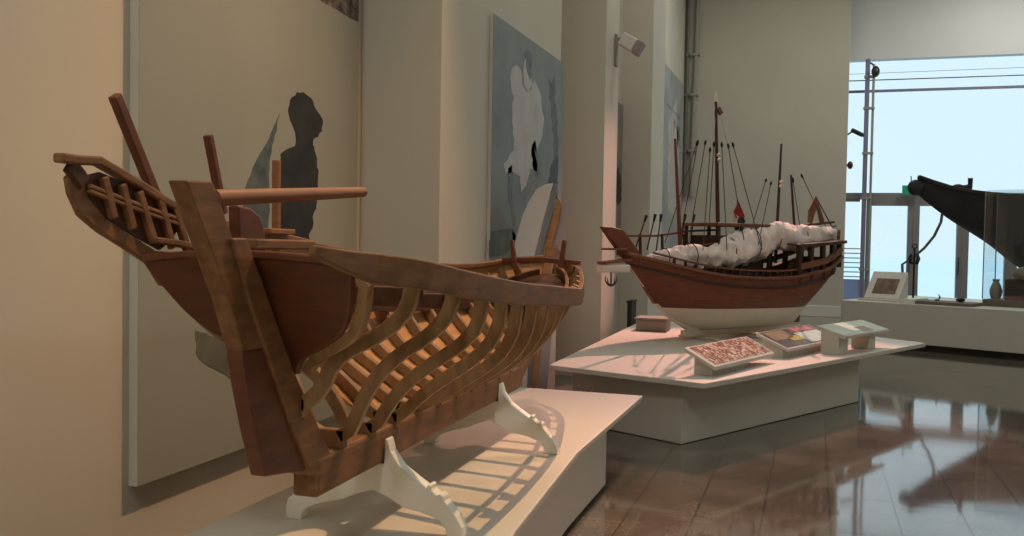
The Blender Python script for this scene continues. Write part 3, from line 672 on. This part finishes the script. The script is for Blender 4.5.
# ------------------------------------------------------------------ the rigged dhow
ZB = .45
P0 = V((-2.043, 9.155, ZB)); ANG = -atan2(.618, .786)
E_ = V((.618, .786, 0)); N_ = V((.786, -.618, 0))
dhow = empty('model_dhow', P0, 'rigged wooden model dhow with three masts and white underside on the angular plinth', 'boat', rz=ANG)
def dax(px, py, l=0.):
    """local point of the dhow's fore-and-aft plane (shifted sideways by l) seen at a photo position"""
    d = ray(px, py); c = P0+N_*l
    t = (c-CAM).dot(N_)/d.dot(N_); w = CAM+d*t-P0
    return V((w.dot(N_), w.dot(E_), w.z))
DST = [  # s: keel z (local), half breadths from keel to sheer
 (.30, [(.010, .97), (.02, .975), (.03, .98), (.045, .985), (.055, .99), (.065, .995), (.07, 1.0)]),
 (.55, [(.012, .70), (.05, .74), (.09, .78), (.13, .83), (.165, .87), (.185, .91), (.20, .94)]),
 (.80, [(.015, .455), (.09, .50), (.17, .57), (.235, .65), (.28, .73), (.31, .80), (.325, .875)]),
 (1.10, [(.02, .27), (.14, .32), (.25, .40), (.33, .50), (.38, .61), (.40, .71), (.41, .815)]),
 (1.45, [(.025, .19), (.18, .23), (.31, .31), (.39, .43), (.43, .55), (.445, .67), (.45, .775)]),
 (1.90, [(.025, .185), (.20, .22), (.34, .30), (.42, .42), (.455, .54), (.465, .65), (.465, .755)]),
 (2.40, [(.025, .18), (.17, .22), (.31, .30), (.40, .41), (.44, .53), (.455, .64), (.455, .76)]),
 (2.72, [(.025, .18), (.11, .24), (.22, .33), (.33, .44), (.39, .55), (.42, .67), (.425, .80)]),
 (3.00, [(.02, .26), (.07, .33), (.14, .42), (.24, .52), (.33, .62), (.38, .72), (.40, .835)]),
 (3.24, [(.02, .62), (.08, .645), (.16, .68), (.24, .725), (.30, .78), (.335, .84), (.35, .905)]),
 (3.44, [(.015, .86), (.06, .87), (.12, .88), (.18, .90), (.23, .92), (.265, .95), (.28, .985)]),
]
ND = 12
DR = [(s, resample(p, ND)) for s, p in DST]
DH = [smooth_tab([(s, p[k][0]) for s, p in DR], 90) for k in range(ND)]
DZ = [smooth_tab([(s, p[k][1]) for s, p in DR], 90) for k in range(ND)]
def dsec(s): return [(max(.004, interp(DH[k], s)), interp(DZ[k], s)) for k in range(ND)]
WL = lambda s: .455-.012*s
def hull_part(lower):
    b = MB()
    for sg in (1, -1):
        rows = []
        for i in range(61):
            s = .30+(3.44-.30)*i/60; sec = dsec(s); wl = WL(s)
            lo, hi = sec[0][1], sec[-1][1]
            wl_ = min(max(wl, lo+.002), hi-.002)
            tz = [(z, h) for h, z in sec]
            if lower: zs = [lo+(wl_-lo)*(k/7)**1.4 for k in range(8)]
            else: zs = [wl_+(hi-wl_)*k/7 for k in range(8)]
            off = .0
            rows.append([V((sg*(interp(tz, z)+off), s, z)) for z in zs])
        b.grid(rows, lambda i, j, sg=sg: (-sg*.0, 0, 0) if False else (-sg*min(.02, .003+.02*min(i, 60-i)/8.), 0, .0))
    return b
hull_part(False).build('hull_planking', M['dhow_wood'], dhow, local=True, smooth=True)
hull_part(True).build('hull_bottom', M['dhow_bottom'], dhow, local=True, smooth=True)
MB().bar((0, 1.15, .155), (0, 3.05, .15), .06, .07).build('keel', M['dhow_bottom'], dhow, local=True, bevel=.01)
# stem
def loc_poly(pts, w): return [dax(x, y)+V((w/2, 0, 0)) for x, y in pts]
MB().prism(loc_poly([(600.5,226.5),(610,227),(622,230),(634,247),(649,266),(662,290),(664,302),(654,304),(640,281),(626,262),(612,243)], .06), (-.06, 0, 0)).build('stem_head', M['dhow_wood'], dhow, local=True, bevel=.008)
MB().prism(loc_poly([(654,303),(664,302),(676,314),(697,326),(697,332),(688,331),(670,319),(660,311)], .055), (-.055, 0, 0)).build('cutwater', M['dhow_bottom'], dhow, local=True, bevel=.006)
MB().prism(loc_poly([(799,303),(812,292),(826,272),(836,254),(831,254),(820,266),(806,284),(794,300),(790,322),(798,322)], .05), (-.05, 0, 0)).build('sternpost', M['dhow_wood'], dhow, local=True, bevel=.006)
# transom
sec = dsec(3.44); MB().prism([(h, 3.44, z) for h, z in sec]+[(-h, 3.44, z) for h, z in reversed(sec)], (0, .03, 0)).build('transom', M['dhow_wood'], dhow, local=True)
# gunwales and deck
for sg in (1, -1):
    pts = [V((sg*(dsec(s)[-1][0]+.004), s, dsec(s)[-1][1]+.008)) for s in [.30+.0785*i for i in range(41)]]
    MB().sweep(pts, .05, .03, (1, 0, 0)).build('gunwale', M['dhow_rail'], dhow, local=True, bevel=.004)
    pts = [V((sg*(interp([(z, h) for h, z in dsec(s)], dsec(s)[-1][1]-.09)+.006), s, dsec(s)[-1][1]-.09)) for s in [.36+.077*i for i in range(41)]]
    MB().sweep(pts, .02, .03, (1, 0, 0)).build('rubbing_strake', M['dhow_dark'], dhow, local=True, bevel=.003)
rows = []
for i in range(30):
    s = .45+2.95*i/29; sec = dsec(s); z = sec[-1][1]-.14; h = max(.01, interp([(q_[1], q_[0]) for q_ in sec], z)-.015)
    rows.append([V((-h, s, z)), V((0, s, z+.02)), V((h, s, z))])
MB().grid(rows, lambda i, j: (0, 0, -.015)).build('deck', M['dhow_dark'], dhow, local=True)
# bulwark stanchions with rail along the waist
for sg in (1, -1):
    for i in range(17):
        s = .75+i*.115; sec = dsec(s); h, z = sec[-1]
        MB().bar((sg*(h-.03), s, z-.1), (sg*(h-.03), s, z+.075), .022, .022, (0, 1, 0)).build('stanchion', M['dhow_dark'], dhow, local=True)
    MB().sweep([V((sg*(dsec(s)[-1][0]-.03), s, dsec(s)[-1][1]+.085)) for s in [.55+.105*i for i in range(20)]], .03, .018, (1, 0, 0)).build('bulwark_rail', M['dhow_rail'], dhow, local=True, bevel=.003)
# poop: raised stern with open sides
pz = lambda s: dsec(s)[-1][1]
for sg in (1, -1):
    for s in (2.50, 2.73, 2.96, 3.19, 3.40):
        h = dsec(s)[-1][0]-.02
        MB().bar((sg*h, s, pz(s)-.1), (sg*h, s, 1.13+.05*(s-2.6)), .05, .05, (0, 1, 0)).build('poop_post', M['dhow_dark'], dhow, local=True, bevel=.004)
    MB().sweep([V((sg*(dsec(s)[-1][0]), s, pz(s)+.11)) for s in (2.50, 2.75, 3.0, 3.25, 3.44)], .03, .07, (1, 0, 0)).build('poop_rail', M['dhow_rail'], dhow, local=True, bevel=.004)
    MB().sweep([V((sg*(dsec(s)[-1][0]+.01), s, 1.12+.055*(s-2.6))) for s in (2.45, 2.75, 3.0, 3.25, 3.50)], .04, .035, (1, 0, 0)).build('roof_rail', M['dhow_dark'], dhow, local=True, bevel=.004)
rows = [[V((-dsec(s)[-1][0], s, 1.14+.055*(s-2.6))), V((0, s, 1.17+.055*(s-2.6))), V((dsec(s)[-1][0], s, 1.14+.055*(s-2.6)))] for s in (2.45, 2.7, 2.95, 3.2, 3.46)]
MB().grid(rows, lambda i, j: (0, 0, -.02)).build('poop_roof', M['dhow_dark'], dhow, local=True)
MB().sweep([dax(836, 262)+V((.0, 0, 0)), dax(838, 245), dax(839, 230)], .03, .03, (1, 0, 0)).build('stern_post', M['dhow_rail'], dhow, local=True, bevel=.003)
# canopy amidships on posts
ca = dax(700, 224, -.05); cb = dax(750, 224, -.05)
MB().box((-.33, ca.y, ca.z-.02), (.22, cb.y+.1, ca.z+.015)).build('canopy_roof', M['dhow_rail'], dhow, local=True, bevel=.005)
for s in (ca.y+.04, (ca.y+cb.y)/2, cb.y+.05):
    for l in (-.3, .19): MB().bar((l, s, .60), (l, s, ca.z-.02), .03, .03, (0, 1, 0)).build('canopy_post', M['dhow_dark'], dhow, local=True)
MB().box((-.28, ca.y+.08, .62), (.15, cb.y+.02, ca.z-.12)).build('deckhouse', M['dhow_dark'], dhow, local=True, bevel=.01)
# fore rails over the bow
MB().sweep([dax(628, 236, -.1), dax(655, 236, -.25), dax(690, 231, -.3), dax(716, 230, -.3)], .022, .022, (1, 0, 0)).build('fore_rail', M['dhow_rail'], dhow, local=True)
for px in (640, 662, 684): MB().bar(dax(px, 234, -.2), dax(px+1, 256, -.2)+V((0, 0, -.12)), .022, .022, (0, 1, 0)).build('rail_post', M['dhow_dark'], dhow, local=True)
MB().sweep([dax(606, 249, .0), dax(622, 249, .0)], .16, .02, (1, 0, 0)).build('bow_plank', M['dhow_rail'], dhow, local=True, bevel=.004)
MB().sweep([dax(601, 263, .10), dax(628, 260, .05)], .12, .025, (1, 0, 0)).build('bow_spar', M['dhow_rail'], dhow, local=True, bevel=.004)
# masts
for (px, y0_, y1_, x0_, r0, l) in ((675, 137, 262, 681, .026, -.22), (715.8, 100, 262, 718.5, .027, 0), (781.5, 142, 250, 776, .021, 0)):
    a, b = dax(x0_, y0_+(y1_-y0_), l), dax(px, y0_, l)
    a = a+(a-b)*.12
    mo = MB().tube([a, a.lerp(b, .5), b], [r0, r0*.8, r0*.52], 12).build('mast', M['dhow_wood'] if px < 700 else M['dhow_dark'], dhow, local=True, smooth=True)
    tip = b+V((0, 0, .10))
    MB().tube([b-V((0, 0, .02)), b+V((0, 0, .03)), tip], [r0*.75, r0*.6, r0*.15], 10).build('mast_tip', M['dhow_bottom'], mo, local=True, smooth=True)
MB().tube([dax(791, 175), dax(796, 250)], [.013, .017], 10).build('flag_spar', M['dhow_dark'], dhow, local=True)
for (px, py) in ((716.5, 155), (717, 160), (779, 182), (779, 186)): MB().ball(dax(px, py)+V((.03, 0, 0)), .022).build('mast_block', M['dhow_bottom'], dhow, local=True, smooth=True)
MB().sweep([dax(718, 108), dax(721, 114)], .03, .05, (1, 0, 0)).build('pennant', M['dhow_wood'], dhow, local=True)
# shrouds: cords with dark blocks at their upper ends
SHR = [(697.8,142.7,678,250,-.3),(705.3,142.7,688,246,.25),(710,150,703,250,.3),(714,144,708,245,-.25),(721.8,144.8,727,250,.3),(728.3,146,745,246,.3),(733,144.8,762,250,.32),
       (766,180,748,240,.25),(771,183,758,246,.3),(793,180,802,240,.25),(802,176,832,240,.1),(697,143,665,243,-.3)]
for (xa, ya, xb, yb, l) in SHR:
    a, b = dax(xa, ya, l*.4), dax(xb, yb, l)
    so = MB().tube([a, b], .0048, 6).build('shroud', M['rope'], dhow, local=True)
    MB().tube([a+(a-b).normalized()*.03, a, a-(a-b).normalized()*.03], [.007, .016, .008], 8).build('shroud_block', M['black'], so, local=True)
for (xa, ya, xb, yb) in ((716, 103, 699, 142), (716, 103, 707, 142), (716, 103, 714, 142), (717, 103, 728, 145)):
    MB().tube([dax(xa, ya), dax(xb, yb)], .0035, 5).build('stay', M['flag_white'], dhow, local=True)
# oars / poles leaning on the fore rail
for (xa, ya, xb, yb) in ((646,217,636,247),(655,216,647,250),(661,216,656,252),(685,216,680,250),(694,216,690,246)):
    a, b = dax(xa, ya, -.3), dax(xb, yb, -.3)
    po = MB().tube([a, b], .008, 7).build('pole', M['dhow_dark'], dhow, local=True)
    MB().tube([a+(a-b)*.05, a-(a-b)*.16], [.018, .012], 8).build('pole_tip', M['black'], po, local=True)
# furled sails along the yards
def bundle(path, rads, seed, name, flat_=.75):
    b = MB(); pts = []; n = 110
    for i in range(n+1):
        t = i/n*(len(path)-1); k = min(int(t), len(path)-2); pts.append((V(path[k]).lerp(V(path[k+1]), t-k), rads[k]+(rads[k+1]-rads[k])*(t-k)))
    rows = []
    for i, (p, r) in enumerate(pts):
        d = (pts[min(i+1, n)][0]-pts[max(i-1, 0)][0]).normalized(); sd = d.cross(V((0, 0, 1))).normalized(); u = sd.cross(d); row = []
        for j in range(27):
            a = 2*pi*(j % 26)/26; nn = noise.noise(V((i*.07+seed, cos(a)*1.2, sin(a)*1.2)))+.25*noise.noise(V((i*.2+seed, cos(a)*4, sin(a)*4)))
            rr = r*(1+.4*nn); gather = 1-.12*max(0, cos(i*2*pi/22.))**8
            row.append(p+sd*cos(a)*rr*flat_*gather+u*sin(a)*rr*gather-V((0, 0, .03*abs(nn))))
        rows.append(row)
    b.grid(rows); b.add([rows[0][j] for j in range(26)], [tuple(range(26))]); b.add([rows[-1][j] for j in range(26)], [tuple(range(26))])
    return b.build(name, M['sail'], dhow, local=True, smooth=True)
bundle([dax(640,262,.0),dax(656,259,.1),dax(676,257,.14),dax(698,256,.16),dax(720,258,.16)], [.03,.075,.11,.125,.10], 3.1, 'furled_sail')
bundle([dax(706,258,.2),dax(724,252,.2),dax(742,247,.2),dax(760,242,.16),dax(778,238,.12)], [.08,.15,.19,.18,.12], 8.3, 'furled_sail')
bundle([dax(758,235,.16),dax(776,235,.2),dax(798,238,.2),dax(818,237,.16),dax(834,232,.1)], [.09,.15,.15,.12,.07], 13.7, 'furled_sail')
MB().tube([dax(636,262,.04), dax(690,247,.08), dax(740,240,.1), dax(800,232,.1), dax(836,226,.05)], .012, 8).build('yard', M['dhow_rail'], dhow, local=True)
MB().tube([dax(764,236,.16), dax(800,226,.1), dax(834,222,.0)], .014, 8).build('yard', M['dhow_dark'], dhow, local=True)
for (px, py, r) in ((664,258,.10),(690,256,.135),(726,252,.175),(748,245,.215),(772,239,.15),(800,236,.13)):
    c = dax(px, py, .16); MB().tube([c+V((cos(a)*r*.9, 0, sin(a)*r)) for a in [2*pi*k/14 for k in range(15)]], .006, 5).build('lashing', M['rope'], dhow, local=True)
# flags
def flag(pts, key, name):
    return MB().prism([dax(x, y, .05)+V((.012*sin(x), 0, 0)) for x, y in pts], (.012, 0, 0)).build(name, M[key], dhow, local=True)
flag([(738,202),(741,208),(744,217),(735,218),(734,212)], 'flag_red', 'flag')
flag([(734,213),(738,217),(735,223),(732,222)], 'flag_white', 'flag')
flag([(741,212),(744,221),(743,226),(738,225),(740,218)], 'flag_dark', 'flag')
MB().tube([dax(737.5, 200, .05), dax(739, 240, .05)], .008, 7).build('flagstaff', M['dhow_dark'], dhow, local=True)
flag([(815.5,197),(818,203),(813,215),(811,224),(807,222),(809,210)], 'dhow_rail', 'flag')
flag([(816,197),(821,210),(824,224),(820,225),(817,212),(815,203)], 'dhow_rail', 'flag')
MB().tube([dax(815.5, 196), dax(838, 238)], .007, 7).build('flagstaff', M['dhow_dark'], dhow, local=True)
# figures-like fittings on deck: barrels and chests
for (px, l, r) in ((700, .2, .04), (712, .22, .045), (735, .25, .04), (757, .2, .05)):
    c = dax(px, 272, l); c.z = interp([(s, dsec(s)[-1][1]-.12) for s in [.5+.1*i for i in range(32)]], c.y)
    MB().tube([c, c+V((0, 0, .05)), c+V((0, 0, .10))], [r*.85, r, r*.85], 12).build('barrel', M['dhow_rail'], dhow, local=True, smooth=True)
# anchor hanging at the bow with a white pad
a = dax(614, 268, .10)
MB().box((a.x-.08, dax(601, 268, .1).y, a.z-.045), (a.x+.05, dax(628, 268, .1).y, a.z+.035)).build('anchor_pad', M['dhow_bottom'], dhow, local=True, bevel=.02)
an = MB(); t = dax(611, 272, .14); btm = dax(611, 286, .14)
an.tube([t, btm], .008, 8)
for sg in (1, -1): an.tube([btm, btm+V((0, sg*.04, .012)), btm+V((0, sg*.075, .055)), btm+V((0, sg*.07, .10))], [.009, .008, .007, .003], 7)
for sg in (1, -1): an.tube([btm, btm+V((sg*.05, 0, .03)), btm+V((sg*.06, 0, .08))], [.009, .007, .003], 7)
an.build('anchor', M['steel'], dhow, local=True)
# chocks under the keel
for i, s in enumerate((1.45, 2.15, 2.85)):
    lab = ('pale wedge chock under the bow end of the dhow keel', 'pale wedge chock under the middle of the dhow keel', 'pale wedge chock under the stern end of the dhow keel')[i]
    c = P0+E_*s; c.z = ZT2
    e = empty('hull_chock', c, lab, 'stand', 'chocks under the dhow', rz=ANG)
    MB().prism([(-.32, -.05, 0), (-.32, -.05, .02), (-.10, -.05, .035), (.10, -.05, .035), (.32, -.05, .02), (.32, -.05, 0)], (0, .10, 0)).build('block', M['plinth'], e, local=True, bevel=.005)

# grey crate and dark box behind the dhow's bow, at the pier foot
c = onz(626, 318, .45)
e = empty('storage_box', (-1.82, 11.0, ZT2), 'low grey box on the plinth behind the dhow bow', 'box')
MB().box((-1.98, 10.85, ZT2), (-1.62, 11.2, .665)).build('body', M['grey_box'], e, bevel=.015); MB().box((-2.0, 10.83, .665), (-1.60, 11.22, .69)).build('lid', M['grey_box'], e, bevel=.01)
e = empty('storage_box', (-2.27, 12.1, 0), 'narrow dark box at the foot of the pier behind the dhow bow', 'box')
MB().box((-2.30, 11.95, 0), (-2.24, 12.3, .78)).build('body', M['dark_box'], e, bevel=.015); MB().box((-2.31, 11.94, .78), (-2.23, 12.31, .81)).build('lid', M['dark_box'], e, bevel=.008)

# ------------------------------------------------------------------ slanted labels on the angular plinth
def label_stand(corners, zb, label, deco, basekey='plinth'):
    """corners: photo positions of front-left, front-right (low edge); built square to that edge"""
    (xa, ya), (xb, yb), zf, depth, rise, foot = corners
    a, b = onz(xa, ya, zf), onz(xb, yb, zf); d = (b-a); L = d.length; ang = atan2(d.y, d.x)
    e = empty('label_stand', (a.x, a.y, zb), label, 'label', 'slanted labels along the angular plinth', rz=ang)
    h = zf-zb; sl = rise/depth; ln = sqrt(depth**2+rise**2)
    # board
    MB().prism([(0, 0, h-.03), (0, 0, h), (0, depth, h+rise), (0, depth, h+rise-.03)], (L, 0, 0)).build('board', M[basekey], e, local=True, bevel=.004)
    for f0_, f1_ in foot:
        MB().prism([(L*f0_, .06, 0), (L*f0_, .06, h-.028+.06*sl), (L*f0_, depth*.8, h-.028+depth*.8*sl), (L*f0_, depth*.8, 0)], (L*(f1_-f0_), 0, 0)).build('foot', M[basekey], e, local=True, bevel=.004)
    for (u0, v0, u1, v1, key, nm, sk) in deco:
        def pt(u, v, t=.0): return V((L*u, depth*v, h+rise*v+.0015+t))
        MB().prism([pt(u0, v0), pt(u1, v0), pt(u1+sk, v1), pt(u0+sk, v1)], (0, 0, .002 if nm == 'picture' else .0035)).build(nm, M[key], e, local=True)
    return e
label_stand(((715,367),(775,353), .615, .27, .13, [(.06, .66)]), ZT2, 'slanted label with a red and tan crowd picture, nearest of the plinth labels', [(.05,.08,.97,.95,'pic_red','picture',0)])
label_stand(((788,349),(838.5,339), .625, .32, .125, [(.02, .80)]), ZT2, 'slanted label with a dark picture and a white page, middle of the plinth labels', [(.02,.05,.98,.96,'pic_dark','picture',0),(.52,.10,.98,.66,'pic_white','page',-.03),(.56,.70,.93,.92,'pic_pink','page',-.02),(.06,.45,.40,.9,'pic_tan','page',0),(.30,.30,.50,.55,'pic_yellow','page',0)])
label_stand(((845,336.5),(889,329.5), .715, .30, .08, [(.0, .20), (.66, .82)]), ZT2, 'slanted green label with a pale figure, rightmost of the plinth labels', [(.0,.02,1,.97,'pic_green','picture',0),(.36,.25,.58,.95,'pic_pale','page',-.03),(.5,.1,.72,.5,'ink_green','page',0)])

# ------------------------------------------------------------------ things on the long plinth by the windows
ZP = .70
# label frame
a, b = P3(.24, .30, ZP), P3(.98, .30, ZP)
e = empty('label_stand', (a.x, a.y, ZP), 'slanted grey label with a brown picture on the window plinth, left of the small anchor', 'label', rz=atan2(fd.y, fd.x))
MB().prism([(0, 0, .0), (0, 0, .05), (0, .34, .46), (0, .34, .0)], (.56, 0, 0)).build('board', M['plinth'], e, local=True, bevel=.006)
MB().prism([(.10, .052, .115), (.47, .052, .115), (.47, .245, .348), (.11, .245, .348)], (0, -.003, .003)).build('picture', M['pic_brown'], e, local=True)
MB().box((-.06, -.10, 0), (.70, -.02, .035)).build('foot', M['plinth'], e, local=True, bevel=.004)
# small anchor standing on its own base
ap = P3(.80, .85, ZP); top_z = ony(898, 246, ap.y).z
e = empty('small_anchor', (ap.x, ap.y, ZP), 'small black folding anchor upright on a post behind the slanted label', 'anchor')
MB().tube([(ap.x, ap.y, ZP), (ap.x, ap.y, top_z-.02)], .016, 10).build('shank', M['black'], e, smooth=True)
zc = top_z-.27
for k in range(4):
    an_ = k*pi/2+.5; u = V((cos(an_), sin(an_), 0)); c = V((ap.x, ap.y, zc))
    MB().tube([c, c+u*.06+V((0, 0, .0)), c+u*.09+V((0, 0, .07)), c+u*.065+V((0, 0, .15))], [.02, .02, .018, .008], 8).build('fluke', M['black'], e, smooth=True)
MB().tube([V((ap.x, ap.y, top_z))+V((cos(t)*.035, 0, sin(t)*.035)) for t in [2*pi*i/12 for i in range(13)]], .010, 6).build('ring', M['black'], e)
MB().tube([(ap.x, ap.y, ZP), (ap.x, ap.y, ZP+.02)], .09, 16).build('foot', M['black'], e)
# trays
e = empty('display_tray', P3(1.7, .3, ZP), 'long low brown tray with pale rim on the window plinth beside the slanted label', 'tray')
q0, q1 = 1.12, 1.93
MB().prism([P3(q0, .12, ZP), P3(q1, .12, ZP), P3(q1, .62, ZP), P3(q0, .62, ZP)], (0, 0, .05)).build('tray', M['skin_tray'], e, bevel=.006)
MB().prism([P3(q0-.14, .04, ZP), P3(q0-.0, .04, ZP), P3(q0-.0, .62, ZP), P3(q0-.14, .62, ZP)], (0, 0, .075)).build('rim', M['white'], e, bevel=.006)
for i, (aa, lab) in enumerate(((1.36, 'small dark hooked iron fitting on the low tray, left one'), (1.68, 'small dark rounded iron fitting on the low tray, right one'))):
    c = P3(aa, .4, ZP+.05); e = empty('iron_fitting', c, lab, 'fitting')
    if i == 0: MB().tube([c+V((-.05, 0, .012)), c+V((0, 0, .015)), c+V((.02, 0, .06)), c+V((-.005, 0, .10))], [.012, .014, .012, .005], 8).build('hook', M['black'], e, smooth=True)
    else: MB().ball(c+V((0, 0, .034)), .055, 12, 8, (1.2, 1, .6)).build('knob', M['black'], e, smooth=True)
# glass case
ga = P3(1.98, .55, ZP)
g0, g1 = 1.90, 3.6
e = empty('glass_case', P3(2.8, .8, ZP), 'tall glass display case on the window plinth in front of the dark hull', 'display case')
zt = ony(990, 190, P3(g0, .62, 0).y).z
gz = MB()
def pane(A, B_, z0, z1, t=.012):
    d = (B_-A).normalized(); nrm = V((-d.y, d.x, 0))*t
    return [A+V((0, 0, z0-A.z)), B_+V((0, 0, z0-B_.z)), B_+V((0, 0, z1-B_.z)), A+V((0, 0, z1-A.z))], nrm
cs = [P3(g0, .66, ZP), P3(g1, .66, ZP), P3(g1, 1.2, ZP), P3(g0, 1.2, ZP)]
for i in range(4):
    pl, nr = pane(cs[i], cs[(i+1) % 4], ZP+.10, zt-.03); MB().prism(pl, nr).build('glass_pane', M['case_glass'], e)
MB().prism([c+V((0, 0, 0)) for c in cs], (0, 0, .10)).build('case_base', M['skin_tray'], e, bevel=.006)
for c in cs[:2]+cs[2:]: MB().bar(c+V((0, 0, .1)), V((c.x, c.y, zt-.03)), .014, .014, (1, 0, 0)).build('corner_strip', M['frame'], e)
MB().prism([V((c.x, c.y, zt-.03)) for c in cs], (0, 0, .03)).build('lid', M['case_glass'], e)
# in the case
c = P3(2.45, .9, ZP+.10); e = empty('storage_box', c, 'dark box under a pale stone inside the glass case', 'box')
bb = [P3(2.18, .74, ZP+.1), P3(2.8, .74, ZP+.1), P3(2.8, 1.1, ZP+.1), P3(2.18, 1.1, ZP+.1)]
MB().prism(bb, (0, 0, .30)).build('body', M['dark_box'], e, bevel=.01)
MB().prism([V((c_.x, c_.y, ZP+.39)) for c_ in bb], (0, 0, .02)).build('lid', M['dark_box'], e, bevel=.006)
c = P3(2.48, .92, ZP+.41)
st = MB().ball(c+V((0, 0, .085)), .23, 18, 12, (1.05, .7, .52))
for v in st.v: v += (v-c).normalized()*noise.noise(v*9)*.03
for v in st.v: v.z = max(v.z, ZP+.411)
tag(st.build('stone', M['stone'], smooth=True, loc=c), 'pale brown stone on the dark box in the glass case', 'stone')
c = P3(2.03, .84, ZP+.10)
jr = MB().tube([c, c+V((0, 0, .03)), c+V((0, 0, .12)), c+V((0, 0, .2)), c+V((0, 0, .26)), c+V((0, 0, .30))], [.05, .075, .09, .07, .04, .055], 14)
tag(jr.build('clay_jar', M['grey_box'], smooth=True, loc=c), 'small grey jar at the left end inside the glass case', 'jar')

# dark boat behind, only its prow in view
bow3 = ony(914, 187, 16.2); YB3 = 16.2
prow = empty('dark_boat', (bow3.x+2.8, YB3+.5, ZP), 'black wooden boat with a long upswept prow jutting over the window plinth', 'boat')
u3 = V((.985, .17, 0)).normalized(); n3 = V((-u3.y, u3.x, 0))
def q3(px, py):      # point of the boat's middle plane
    d = ray(px, py); t = (bow3-CAM).dot(n3)/d.dot(n3); return CAM+d*t
def s3(px, py): w = q3(px, py); return (w-bow3).dot(u3), w.z
keelc = [s3(*p) for p in ((911,189),(930,205),(950,220),(985,242),(1024,270))]
shec = [s3(*p) for p in ((918,178),(935,184),(955,191),(985,196),(1024,199))]
keelc += [(2.9, .98), (3.6, .80), (4.6, .72)]; shec += [(2.9, shec[-1][1]-.04), (3.6, shec[-1][1]-.07), (4.6, shec[-1][1]-.08)]
kt, sht = smooth_tab(keelc, 60), smooth_tab(shec, 60)
rows = []
for i in range(41):
    s = .06+4.5*i/40; zk, zs = interp(kt, s), interp(sht, s); hw = .03+.62*(1-math.exp(-max(0, s-.3)/1.3)); row = []
    for j in range(-8, 9):
        t = j/8; row.append(bow3+u3*s+n3*(hw*(abs(t)**.75)*(1 if t > 0 else -1))+V((0, 0, zk+(zs-zk)*abs(t)**1.5-bow3.z)))
    rows.append(row)
MB().grid(rows, lambda i, j: (0, 0, .03)).build('hull', M['boat_black'], prow, smooth=True)
for sg in (0, 16): MB().sweep([r[sg]+V((0, 0, .02)) for r in rows], .05, .06, (0, 1, 0)).build('gunwale', M['boat_black'], prow, bevel=.008)
MB().grid([[r[2]*.8+r[14]*.2+V((0, 0, .0)), (r[2]+r[14])/2+V((0, 0, .02)), r[14]*.8+r[2]*.2] for r in rows[2:]], lambda i, j: (0, 0, -.02)).build('deck', M['boat_black'], prow)
MB().ball(bow3+V((.03, 0, -.01)), .13, 16, 10, (1, .6, 1)).build('prow_ball', M['boat_black'], prow, smooth=True)
for (px, py, r) in ((952, 189, .07), (958, 187, .08), (965, 187.5, .07), (969, 186, .05)):
    MB().ball(q3(px, py), r, 10, 7, (1.1, .8, .6)).build('fitting', M['boat_black'], prow, smooth=True)
a = q3(970, 192); MB().tube([a, a+V((0, 0, .22))], [.03, .04], 10).build('bollard', M['boat_black'], prow)
for s in (2.2, 3.6):
    c = bow3+u3*s; zk = interp(kt, s)
    MB().box((c.x-.08, c.y-.3, ZP), (c.x+.08, c.y+.3, zk+.015)).build('support', M['dark_box'], prow, bevel=.01)
# rope from the prow to the plinth
r0, r1 = q3(943, 212), P3(1.12, .75, ZP)
rp = [q3(943, 208), q3(941, 222), q3(935, 236), q3(926, 248), q3(915, 258), q3(905, 265)]
end = P3(.46, 1.3, ZP+.03)
rp = [p.lerp(V((p.x, end.y, p.z)), max(0, (i-1)/4)) for i, p in enumerate(rp)]+[V((end.x, end.y, ZP+.05)), end+V((-.06, .02, 0)), end+V((-.16, .08, 0))]
tag(MB().tube(rp, .022, 8).build('mooring_rope', M['grey_rope'], smooth=True, loc=rp[-1]), 'dark rope hanging in a curve from the black prow down to the plinth', 'rope')

# ------------------------------------------------------------------ light
w = bpy.data.worlds.new('sky'); S.world = w; w.use_nodes = True
bg = w.node_tree.nodes['Background']; bg.inputs[0].default_value = (.76, .925, 1.0, 1); bg.inputs[1].default_value = 1.1
def light(name, kind, loc, target, energy, col, **kw):
    d = bpy.data.lights.new(name, kind); d.energy = energy; d.color = col
    for k, v in kw.items(): setattr(d, k, v)
    o = bpy.data.objects.new(name, d); COL.objects.link(o); o.location = loc
    o.rotation_euler = (V(target)-V(loc)).to_track_quat('-Z', 'Y').to_euler(); return o
light('sunlight', 'SUN', (40, 60, 40), (0, 58, 0), 1.6, (1, .97, .92), angle=.01)
light('boat_spot', 'SPOT', (-.62, 5.3, 6.3), (-1.80, 3.6, .5), 980, (1, .57, .28), spot_size=radians(64), spot_blend=.9, shadow_soft_size=.012)
light('dhow_spot', 'SPOT', (-1.0, 14.2, 5.9), (-.85, 9.0, .5), 2100, (1, .45, .37), spot_size=radians(40), spot_blend=.45, shadow_soft_size=.03)
for i, (x, y, e_) in enumerate(((-.6, -2.5, 185), (-.7, 2.0, 30), (-.5, 7.0, 56), (-.5, 12, 50), (-.5, 17.5, 85), (8.2, 7, 70), (8.2, 12, 90), (4.2, 19.4, 190))):  # unseen area lamps added under the ceiling as ambient fill
    light('ceiling_fill', 'AREA', (x, y, ZC-.05), (x, y, 0), e_, (.98, 1, .93), shape='RECTANGLE', size=1.6, size_y=1.6)

S.view_settings.view_transform = 'Standard'; S.view_settings.look = 'None'
S.view_settings.exposure = 0; S.view_settings.gamma = 1; S.view_settings.use_curve_mapping = False
